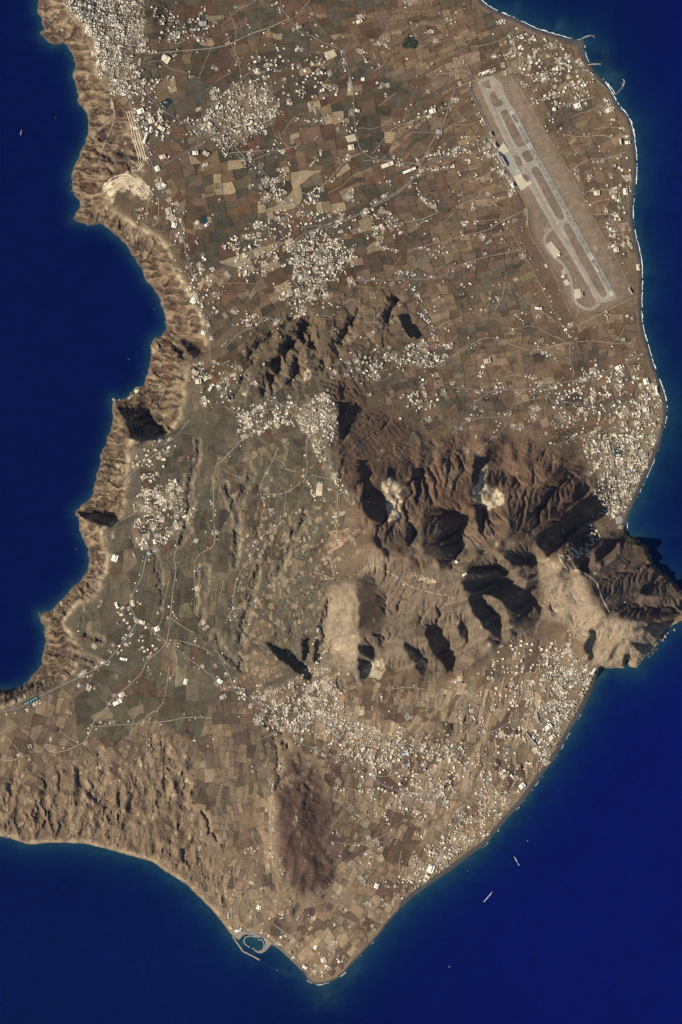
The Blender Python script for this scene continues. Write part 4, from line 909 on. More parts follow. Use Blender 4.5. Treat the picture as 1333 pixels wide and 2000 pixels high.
for k, f in enumerate(fields):
    V, F = field_mesh(f)
    if k < 300:
        o = structure(mesh_obj('field', V, F, M_FIELD, smooth=True)); o.color = (*f[5], 1)
    else:
        pv.append(V); pf.append(F + off); off += len(V); pc.append(np.repeat(f[5][None], len(V), 0))
stuff(mesh_obj('field_patchwork', np.concatenate(pv), np.concatenate(pf), M_PATCH, np.concatenate(pc), smooth=True))

# boundary walls and terrace banks between the fields
wv, wf, off = [], [], 0
for k, f in enumerate(fields):
    if random.random() < .25: continue
    x, y = f[1], f[2]; n_ = len(x); s0 = random.randrange(n_); L = int(n_ * random.uniform(.25, .75))
    idx = [(s0 + t_) % n_ for t_ in range(L + 1)]
    cx_, cy_ = f[3], f[4]
    p = np.stack([x[idx], y[idx]], 1); p = p + (p - (cx_, cy_)) / np.maximum(np.linalg.norm(p - (cx_, cy_), axis=1, keepdims=True), 1) * .45
    tg = np.gradient(p, axis=0) if len(p) > 1 else None
    if tg is None: continue
    tg /= np.linalg.norm(tg, axis=1, keepdims=True) + 1e-9
    nr = np.stack([-tg[:, 1], tg[:, 0]], 1); w = random.uniform(1.0, 2.4) / S / 1.0
    hh_ = random.uniform(1.5, 3.2)
    zz = HT(p[:, 0], p[:, 1])
    rows = [np.stack([WX(p[:, 0] + nr[:, 0] * w * s2), WY(p[:, 1] + nr[:, 1] * w * s2), zz + dz], 1) for s2, dz in ((-.6, -2), (-.5, hh_), (.5, hh_), (.6, -2))]
    V = np.stack(rows, 1).reshape(-1, 3)
    i, j = np.meshgrid(np.arange(3), np.arange(len(p) - 1)); a = (j * 4 + i).ravel()
    wv.append(V); wf.append(np.stack([a, a + 1, a + 5, a + 4], 1) + off); off += len(V)
stuff(mesh_obj('terrace_wall', np.concatenate(wv), np.concatenate(wf), M_WALL))

# ------------------------------------------------------------------ airfield
def sheet(name, poly, mat, lift, thick=1.5, flat=True):
    pts = [(a, b) for a, b in resample(list(poly) + [poly[0]], 4)[:-1]]
    x = np.array([p[0] for p in pts]); y = np.array([p[1] for p in pts])
    z = HT(x, y)
    bmx = bmesh.new()
    top = [bmx.verts.new((WX(a), WY(b), c + lift)) for a, b, c in zip(x, y, z)]
    f = bmx.faces.new(top); f.normal_update()
    if f.normal.z < 0: f.normal_flip()
    bmesh.ops.triangulate(bmx, faces=[f])
    n0 = len(top)
    bot = [bmx.verts.new((v.co.x, v.co.y, v.co.z - thick)) for v in top]
    for k in range(n0):
        bmx.faces.new((top[k], top[(k + 1) % n0], bot[(k + 1) % n0], bot[k]))
    me = bpy.data.meshes.new(name); bmx.to_mesh(me); bmx.free(); me.materials.append(mat)
    o = bpy.data.objects.new(name, me); C.objects.link(o); return o
M_ISLE = ground_mat('dry_infield_grass', (.185,.140,.102), .03, .28, .008, .2)
structure(sheet('airfield_paving', [(933,160),(945,152),(964,148),(978,160),(990,190),(1012,226),(1044,290),(1120,428),(1206,580),(1198,587),(1166,592),(1152,565),(1120,508),(1080,446),(1030,358),(996,296),(960,222)], M_SHLD, 1.4))
for isle in (T3((170,468),(222,452),(242,498),(202,522)), T3((216,545),(245,522),(272,532),(300,590),(290,614),(252,622),(232,598)), T3((280,648),(318,628),(342,660),(432,826),(418,848),(382,856),(345,800)), T3((402,890),(440,862),(478,914),(462,938),(430,944)),
             T3((455,978),(495,955),(545,1040),(655,1248),(645,1272),(612,1276),(540,1140)), T6((638,128),(664,104),(688,114),(900,505),(888,536),(866,542),(760,350))):
    structure(sheet('grass_island', smooth_line(isle + [isle[0]], 2)[:-1], M_ISLE, 2.0))
for isle in (T3((354,905),(385,900),(408,950),(398,968),(376,962)), T3((402,1010),(430,1003),(454,1045),(432,1058))):
    structure(sheet('grass_island', smooth_line(isle + [isle[0]], 2)[:-1], M_ISLE, 3.4))
RWA, RWB = (962, 152), (1198, 580)
def along(t, off_=0):
    dx, dy = RWB[0] - RWA[0], RWB[1] - RWA[1]; L = math.hypot(dx, dy)
    return (RWA[0] + dx * t - dy / L * off_, RWA[1] + dy * t + dx / L * off_)
structure(ribbon('runway_shoulder', [along(0), along(.5), along(1.0)], 46, M_SHLD, 2.2, 0))
structure(ribbon('runway', [along(.145), along(.5), along(.965)], 25, M_RUN, 2.9, 0))
for a_, b_, o_ in ((.15,.168,-1.6),(.15,.168,1.6),(.205,.225,-2.3),(.205,.225,2.3),(.30,.325,-2.3),(.30,.325,2.3),(.80,.83,-2),(.80,.83,2),(.86,.885,2.2),(.975,.995,-1.6),(.975,.995,1.6)):  # painted marks, plus a bright reflection on the lower runway drawn as white ribbons
    structure(ribbon('runway_mark_and_glare', [along(a_, o_), along(b_, o_)], 7, M_PAINT, 3.5, 0))
for k in range(26):
    structure(ribbon('centre_line_marking', [along(.24 + k * .0275), along(.24 + k * .0275 + .013)], 3, M_PAINT, 3.5, 0))
structure(ribbon('taxiway', [(937,159),(1001,294),(1035,351),(1086,446),(1126,501),(1163,569),(1169,589)], 30, M_TAXI, 2.6, 0))
for p in ([(940,158),(950,154),(964,152)],[(950,182),(962,175),(977,172)],[(972,213),(984,208),(998,203)],[(1002,296),(1018,290),(1040,283)],[(1022,325),(1038,318),(1054,313)],[(1086,444),(1098,436),(1112,430)],[(1168,589),(1184,588),(1199,581)],
          [(1001,297),(1010,310),(1020,330),(1032,350)],[(1082,444),(1065,458),(1064,476),(1080,500),(1100,514),(1114,538),(1118,562),(1122,588),(1140,603),(1160,604),(1172,592)]):
    structure(ribbon('taxiway', p, 27, M_TAXI, 2.5, 2))
structure(sheet('turning_pad', [(958,152),(972,160),(982,178),(985,196),(974,194),(966,178),(955,162)], M_TAXI, 2.4))
structure(sheet('apron', [(972,293),(984,278),(998,298),(1006,312),(1020,340),(1040,357),(1018,373),(994,331)], M_APRG, 2.9))
structure(sheet('apron_end', [(973,292),(984,278),(995,294),(984,303)], M_APR, 3.3)); structure(sheet('apron_end', [(1004,345),(1017,338),(1041,357),(1018,373)], M_APR, 3.3))
structure(sheet('parking_pad', [(1067,478),(1077,471),(1095,493),(1085,506)], M_APR, 3.4)); structure(sheet('parking_pad', [(1121,565),(1134,564),(1136,581),(1123,585)], M_APR, 3.4))
structure(sheet('parking_pad', [(1100,550),(1108,545),(1114,555),(1106,558)], M_APR, 3.4)); structure(sheet('parking_pad', [(1096,530),(1104,522),(1108,534),(1100,540)], M_APRG, 3.4))

structure(sheet('sports_pitch', [(1200,871),(1213,870),(1215,892),(1201,893)], M_TURF, 3.0)); structure(sheet('sports_pitch', [(633,103),(652,97),(659,109),(639,119)], M_PITCH, 3.0))
structure(sheet('sports_pitch', [(556,472),(570,465),(576,473),(560,482)], M_PITCH, 3.0)); structure(sheet('sports_pitch', [(619,945),(631,945),(629,968),(617,969)], M_PITCH, 3.2))
structure(sheet('reservoir', [(314,201),(329,191),(339,201),(323,211)], M_RESV, 3.4)); structure(sheet('reservoir', [(391,428),(401,421),(409,432),(399,439)], M_RESV, 3.4))
structure(sheet('sports_pitch', [(700,1384),(709,1380),(712,1396),(703,1398)], M_PITCH, 3.0)); structure(sheet('paved_yard', [(640,1425),(644,1421),(644,1434),(632,1428)], M_APR, 3.0))
structure(sheet('paved_yard', Z(440,0,K,[(695,790),(750,775),(760,815),(710,825)]), M_PITCH, 3.0)); structure(sheet('paved_yard', Z(883,400,K,[(955,1210),(985,1195),(1000,1220),(975,1240)])[::1], M_APR, 3.0))
structure(sheet('paved_yard', Z(883,800,K,[(945,620),(985,615),(990,655),(950,665)]), M_APRG, 3.0)); structure(sheet('paved_yard', Z(440,1200,K,[(770,540),(800,535),(805,580),(775,585)]), M_PITCH, 3.0))
structure(sheet('paved_yard', Z(883,1200,K,[(460,780),(480,765),(510,800),(480,810)]), M_PITCH, 3.0))

# ------------------------------------------------------------------ buildings
def unit_box(name, mat, x0, x1, y0, y1, z0, z1, top=True):
    v = [(x0,y0,z0),(x1,y0,z0),(x1,y1,z0),(x0,y1,z0),(x0,y0,z1),(x1,y0,z1),(x1,y1,z1),(x0,y1,z1)]
    f = [(0,1,5,4),(1,2,6,5),(2,3,7,6),(3,0,4,7)] + ([(4,5,6,7)] if top else [])
    me = bpy.data.meshes.new(name); me.from_pydata(v, [], f); me.update(); me.materials.append(mat); return me
def wall_mesh(mat):          # four walls that rise past the roof slab as a parapet
    v, f = [], []
    t_ = .035
    for x0, x1, y0, y1 in ((-.5,.5,-.5,-.5+t_),(-.5,.5,.5-t_,.5),(-.5,-.5+t_,-.5+t_,.5-t_),(.5-t_,.5,-.5+t_,.5-t_)):
        b_ = len(v)
        v += [(x0,y0,-.6),(x1,y0,-.6),(x1,y1,-.6),(x0,y1,-.6),(x0,y0,1.06),(x1,y0,1.06),(x1,y1,1.06),(x0,y1,1.06)]
        f += [tuple(b_ + q_ for q_ in t2) for t2 in ((0,1,5,4),(1,2,6,5),(2,3,7,6),(3,0,4,7),(4,5,6,7))]
    me = bpy.data.meshes.new('wall'); me.from_pydata(v, [], f); me.update(); me.materials.append(mat); return me
MATS = {'white': M_WHITE, 'cream': M_CREAM, 'tan': M_TANW, 'grey': M_GREY, 'dark': M_DARK, 'blue': M_BLUE, 'red': M_RED}
UW = {k: wall_mesh(M_WHITE if k in ('dark','blue','red') else m) for k, m in MATS.items()}
UR = {k: unit_box('roof', m, -.464, .464, -.464, .464, .9, 1.0) for k, m in MATS.items()}
UH = {k: unit_box('stair_hut', M_WHITE if k in ('dark','blue','red') else m, -.36, -.04, -.34, .06, 1.0, 1.42) for k, m in MATS.items()}
US = {k: unit_box('upper_storey', M_WHITE if k in ('dark','blue','red') else m, -.40, .12, -.38, .36, 1.0, 1.75) for k, m in MATS.items()}
def make_house(x, y, w, dd, hgt, ang, tone, label, cat='house', name='house', group='houses picked out in the settlements', extra=None):
    zc = float(HT(x, y))
    r = empty(name, (WX(x), WY(y), zc), ang, (w, dd, hgt))
    tag(r, label, cat, group)
    for nm, me in (('wall', UW[tone]), ('roof', UR[tone])) + (((extra, (UH if extra == 'stair_hut' else US)[tone]),) if extra else ()):
        o = bpy.data.objects.new(nm, me); C.objects.link(o); o.parent = r
    return r

road_pts = np.array([q_ for p in roads for q_ in resample(p, 5)])
rgrid = np.zeros(GX.shape, bool)
ri = np.round((road_pts[:, 0] - X0) / STEP).astype(int); rj = np.round((road_pts[:, 1] - Y0) / STEP).astype(int)
ok = (ri > 0) & (ri < NX - 1) & (rj > 0) & (rj < NY - 1); rgrid[rj[ok], ri[ok]] = True
houses = []
def usable(x, y, m=2.0):
    if not (-40 < x < 1360 and -50 < y < 1930): return False
    i = int(round((x - X0) / STEP)); j = int(round((y - Y0) / STEP))
    return sdf[j, i] > max(m, bw[j, i] + .5) and slope[j, i] < .55 and ZM['airfield'][j, i] < .4 and not rgrid[j, i]
def tone_pick(white):
    r = random.random()
    return 'white' if r < white else 'cream' if r < white + (1 - white) * .6 else 'tan' if r < white + (1 - white) * .88 else 'grey'
for nm, (poly, sp, pr, an) in VILL.items():
    sp *= .84
    ca, sa = math.cos(math.radians(-an)), math.sin(math.radians(-an))
    xs = [p[0] for p in poly]; ys = [p[1] for p in poly]; cxx, cyy = sum(xs) / len(xs), sum(ys) / len(ys)
    R_ = max(math.hypot(p[0] - cxx, p[1] - cyy) for p in poly)
    n_ = int(R_ / sp) + 1
    wv_ = .35 if nm in ('clifftop town', 'eastern beach town', 'hilltop village') else 1.0
    lat = [(a, b) for a in range(-n_, n_ + 1) for b in range(-n_, n_ + 1)]
    P = np.array([(cxx + (a * ca - b * sa) * sp + random.gauss(0, sp * .17), cyy + (a * sa + b * ca) * sp + random.gauss(0, sp * .17)) for a, b in lat])
    P[:, 0] += 4 * fbm(P[:, 0] / 30, P[:, 1] / 30, 701, 2) * 1.5; P[:, 1] += 4 * fbm(P[:, 0] / 30, P[:, 1] / 30, 711, 2) * 1.5
    ins = inside(poly, P[:, 0] + 30 * fbm(P[:, 0] / 20, P[:, 1] / 20, 731, 3) * wv_, P[:, 1] + 30 * fbm(P[:, 0] / 20, P[:, 1] / 20, 741, 3) * wv_)
    gap = fbm(P[:, 0] / 11, P[:, 1] / 11, 721, 2) + .8 * fbm(P[:, 0] / 34, P[:, 1] / 34, 725, 2)
    core = 1.0 if nm in ('clifftop town', 'eastern beach town') else 0.72
    for (la_, lb_), (x, y), i_, g_ in zip(lat, P, ins, gap):
        if (la_ % 6 == 0 or lb_ % 8 == 0) and random.random() < .8: continue
        if not i_ or random.random() > pr * min(1.05, core + .25 + 1.15 * g_) or not usable(x, y): continue
        w = random.uniform(.44, .80) * sp * S * random.choice((.6, .8, 1, 1, 1.15, 1.6)); dd = w * random.uniform(.6, 1.1)
        w, dd = min(w, 21), min(dd, 18)
        hgt = random.choice((3.6, 4.2, 6.5, 7))
        edge = nm == 'clifftop town' and seg_dist(RIM, np.array([x]), np.array([y]))[0] < 22
        houses.append((x, y, w, dd, hgt, math.radians(an + random.gauss(0, 9) + random.choice((0, 90))), tone_pick(.85 if edge else .22), nm))
# scattered farm houses in small groups
for k in range(2300):
    x, y = random.uniform(-20, 1340), random.uniform(-30, 1915)
    if not usable(x, y, 8): continue
    i = int((x - X0) / STEP); j = int((y - Y0) / STEP)
    if moun[j, i] > .3 or cliff[j, i] > .2 or dens_b[j, i] > .25 or ZM['badland'][j, i] > .4 and random.random() < .7 or ZM['hill'][j, i] > .2: continue
    wst = 1.0 if y < 700 else (.28 if x < 640 and y > 840 else .8)
    if random.random() > wst * .62: continue
    an = random.uniform(0, 90)
    for q_ in range(random.choice((1, 1, 2, 3, 4, 6))):
        xx, yy = x + random.gauss(0, 5), y + random.gauss(0, 4)
        if not usable(xx, yy, 8): continue
        w = random.uniform(6.5, 14)
        houses.append((xx, yy, w, w * random.uniform(.6, 1), random.choice((3.5, 4, 6.5)), math.radians(an + random.choice((0, 90))), tone_pick(.3), 'open fields'))
# rows of houses on narrow strip plots
ROWS = [T3((390,480),(440,490),(500,450),(620,420)),T3((430,430),(520,430),(640,390)),T3((470,600),(560,560),(640,540)),T3((700,525),(830,460)),T3((270,270),(440,190)),T3((240,320),(340,330),(410,310)),T3((50,360),(110,350)),T3((160,430),(260,400)),
 T3((0,590),(60,570),(120,600)),T3((0,900),(90,870),(200,860)),T3((60,800),(130,790)),T3((70,940),(220,900)),T3((150,660),(190,730)),T3((255,130),(330,120)),T3((440,330),(560,260)),T3((590,330),(700,390)),T3((680,540),(770,560)),T3((1010,1000),(1030,1130)),T3((960,1080),(970,1200)),
 T3((920,1100),(930,1150)),T3((880,1210),(920,1260)),T3((0,960),(60,1020)),T2((740,130),(830,90)),T2((840,230),(960,280)),T2((730,270),(830,310)),T2((580,500),(660,520)),T2((880,480),(940,570)),T2((1160,640),(1230,620)),T2((1160,900),(1333,880)),T2((1130,990),(1333,960)),T2((1100,1060),(1150,1160)),
 T2((410,690),(590,710)),T2((420,530),(480,530)),T2((360,930),(390,980)),T2((490,960),(540,910)),TC((40,500),(60,690)),TC((360,400),(372,500)),TC((402,400),(410,500)),TC((455,380),(468,560)),TC((510,500),(516,560)),TC((615,260),(640,330),(700,350)),TC((240,260),(240,330)),TC((100,520),(130,620)),
 TC((170,600),(190,700)),TC((280,660),(300,720)),TC((400,620),(420,700)),TC((250,850),(300,930)),TC((170,930),(200,1010)),TC((230,1010),(330,1090)),TC((60,760),(80,830)),TC((0,860),(20,960)),TB((1240,950),(1280,1120)),TB((1290,960),(1320,1060)),TB((1180,900),(1200,1010)),TB((770,980),(800,1040)),TB((840,1000),(860,1100)),
 TB((1080,960),(1130,1000)),TB((1230,700),(1240,880)),TB((1020,1100),(1050,1200)),TB((920,1150),(960,1260)),TB((1100,1130),(1160,1220)),TE((240,80),(300,100)),TE((480,0),(510,90)),TE((580,130),(640,160)),TE((690,90),(740,160)),TE((330,230),(390,260)),TE((100,270),(140,340)),TE((60,380),(100,360)),TE((380,310),(430,370)),
 TE((150,500),(190,560)),TE((0,460),(60,540)),T6((60,110),(160,100)),T6((160,990),(190,910)),T6((930,150),(960,280)),T6((760,960),(740,1130)),T6((800,1100),(830,1210)),T6((870,1100),(890,1170)),T6((460,1170),(490,1240)),T6((930,1000),(1000,930)),T5((860,130),(900,200)),T5((880,230),(1000,270)),T5((990,390),(1110,400)),T5((1090,480),(1140,570)),
 T5((1100,610),(1190,690)),T5((40,700),(180,640)),T5((620,250),(750,260)),T8((490,430),(520,530),(590,520)),T8((360,620),(460,570)),T8((850,900),(950,930)),T8((990,960),(1060,1030)),T8((1100,960),(1250,1000)),TA((590,270),(640,290)),TA((460,400),(560,430)),TA((150,550),(240,500)),TA((640,520),(740,460)),T7((600,740),(660,760)),T7((780,560),(870,550))]
for p in ROWS:
    q_ = resample(p, 4.2)
    for (x1, y1), (x2, y2) in zip(q_[:-1], q_[1:]):
        if random.random() < .2: continue
        for sd_ in ((-2.2, 2.2) if random.random() < .45 else (random.uniform(-2, 2),)):
            L = math.hypot(x2 - x1, y2 - y1) or 1
            xx, yy = x1 - (y2 - y1) / L * sd_ + random.gauss(0, .8), y1 + (x2 - x1) / L * sd_ + random.gauss(0, .8)
            if not usable(xx, yy, 5): continue
            w = random.uniform(8, 15)
            houses.append((xx, yy, w, w * random.uniform(.55, .95), random.choice((3.6, 5, 6.5)), -math.atan2(y2 - y1, x2 - x1) + random.gauss(0, .08), tone_pick(.35), 'strip plots'))
# houses strung along the roads
for p in ROADS_ASPH + ROADS_DIRT:
    q_ = resample(p, 4 if p in ROADS_ASPH else 9)
    for (x1, y1), (x2, y2) in zip(q_[:-1], q_[1:]):
        if random.random() > .42: continue
        L = math.hypot(x2 - x1, y2 - y1) or 1
        sd_ = random.choice((-1, 1)) * random.uniform(3.2, 7)
        xx, yy = x1 - (y2 - y1) / L * sd_, y1 + (x2 - x1) / L * sd_
        if not usable(xx, yy, 6): continue
        i = int((xx - X0) / STEP); j = int((yy - Y0) / STEP)
        if moun[j, i] > .3 or cliff[j, i] > .2: continue
        w = random.uniform(7, 15)
        houses.append((xx, yy, w, w * random.uniform(.5, .9), random.choice((3.6, 5, 6.5)), -math.atan2(y2 - y1, x2 - x1), tone_pick(.3), 'roadside'))
print('houses', len(houses))

# bare trodden yards round the houses
yv, yf, yc, yo = [], [], [], 0
NOTED_XY = []
for a in random.sample(houses, 2800):
    x, y = a[0] + random.gauss(0, 2), a[1] + random.gauss(0, 2)
    if not usable(x, y, 8): continue
    n_ = 4; r = random.choice((2.5, 3.5, 5, 7)) * random.uniform(.8, 1.2); el = random.uniform(.5, 1); ph = a[5]
    t_ = (np.arange(n_) + .5 + RNG.uniform(-.16, .16, n_)) / n_ * 2 * np.pi
    rr = r * (1 / np.maximum(np.abs(np.cos(t_)), np.abs(np.sin(t_)))) * RNG.uniform(.75, 1.05, n_)
    px = x + rr * (np.cos(t_) * math.cos(ph) - el * np.sin(t_) * math.sin(ph)); py = y - rr * (np.cos(t_) * math.sin(ph) + el * np.sin(t_) * math.cos(ph))
    px = np.append(px, x); py = np.append(py, y)
    yv.append(np.stack([WX(px), WY(py), HT(px, py) + 1.9 + .2 * random.random()], 1))
    yf += [(yo + k, yo + (k + 1) % n_, yo + n_) for k in range(n_)]; yo += n_ + 1
    yc.append(np.repeat((np.array((.30,.25,.185)) * random.uniform(.6, 1.35))[None], n_ + 1, 0))
for k in range(1500):
    x, y = (random.uniform(0, 440), random.uniform(1430, 1800)) if k < 900 else (random.uniform(470, 660), random.uniform(990, 1330))
    i = int(round((x - X0) / STEP)); j = int(round((y - Y0) / STEP))
    if (k < 900 and ZM['badland'][j, i] < .25) or moun[j, i] > .3 or sdf[j, i] < 8 or slope[j, i] > .45: continue
    n_ = 4; r = random.uniform(2.5, 6.5); el = random.uniform(.4, .9); ph = math.radians(random.gauss(88, 14))
    t_ = (np.arange(n_) + .5 + RNG.uniform(-.16, .16, n_)) / n_ * 2 * np.pi
    rr = r * (1 / np.maximum(np.abs(np.cos(t_)), np.abs(np.sin(t_)))) * RNG.uniform(.75, 1.0, n_)
    px = x + rr * (np.cos(t_) * math.cos(ph) - el * np.sin(t_) * math.sin(ph)); py = y - rr * (np.cos(t_) * math.sin(ph) + el * np.sin(t_) * math.cos(ph))
    px = np.append(px, x); py = np.append(py, y)
    yv.append(np.stack([WX(px), WY(py), HT(px, py) + 1.6 + .2 * random.random()], 1))
    yf += [(yo + k2, yo + (k2 + 1) % n_, yo + n_) for k2 in range(n_)]; yo += n_ + 1
    yc.append(np.repeat((np.array((.20,.148,.092)) * random.uniform(.6, 1.4))[None], n_ + 1, 0))
stuff(mesh_obj('bare_yard', np.concatenate(yv), np.array(yf), M_PATCH, np.concatenate(yc)))

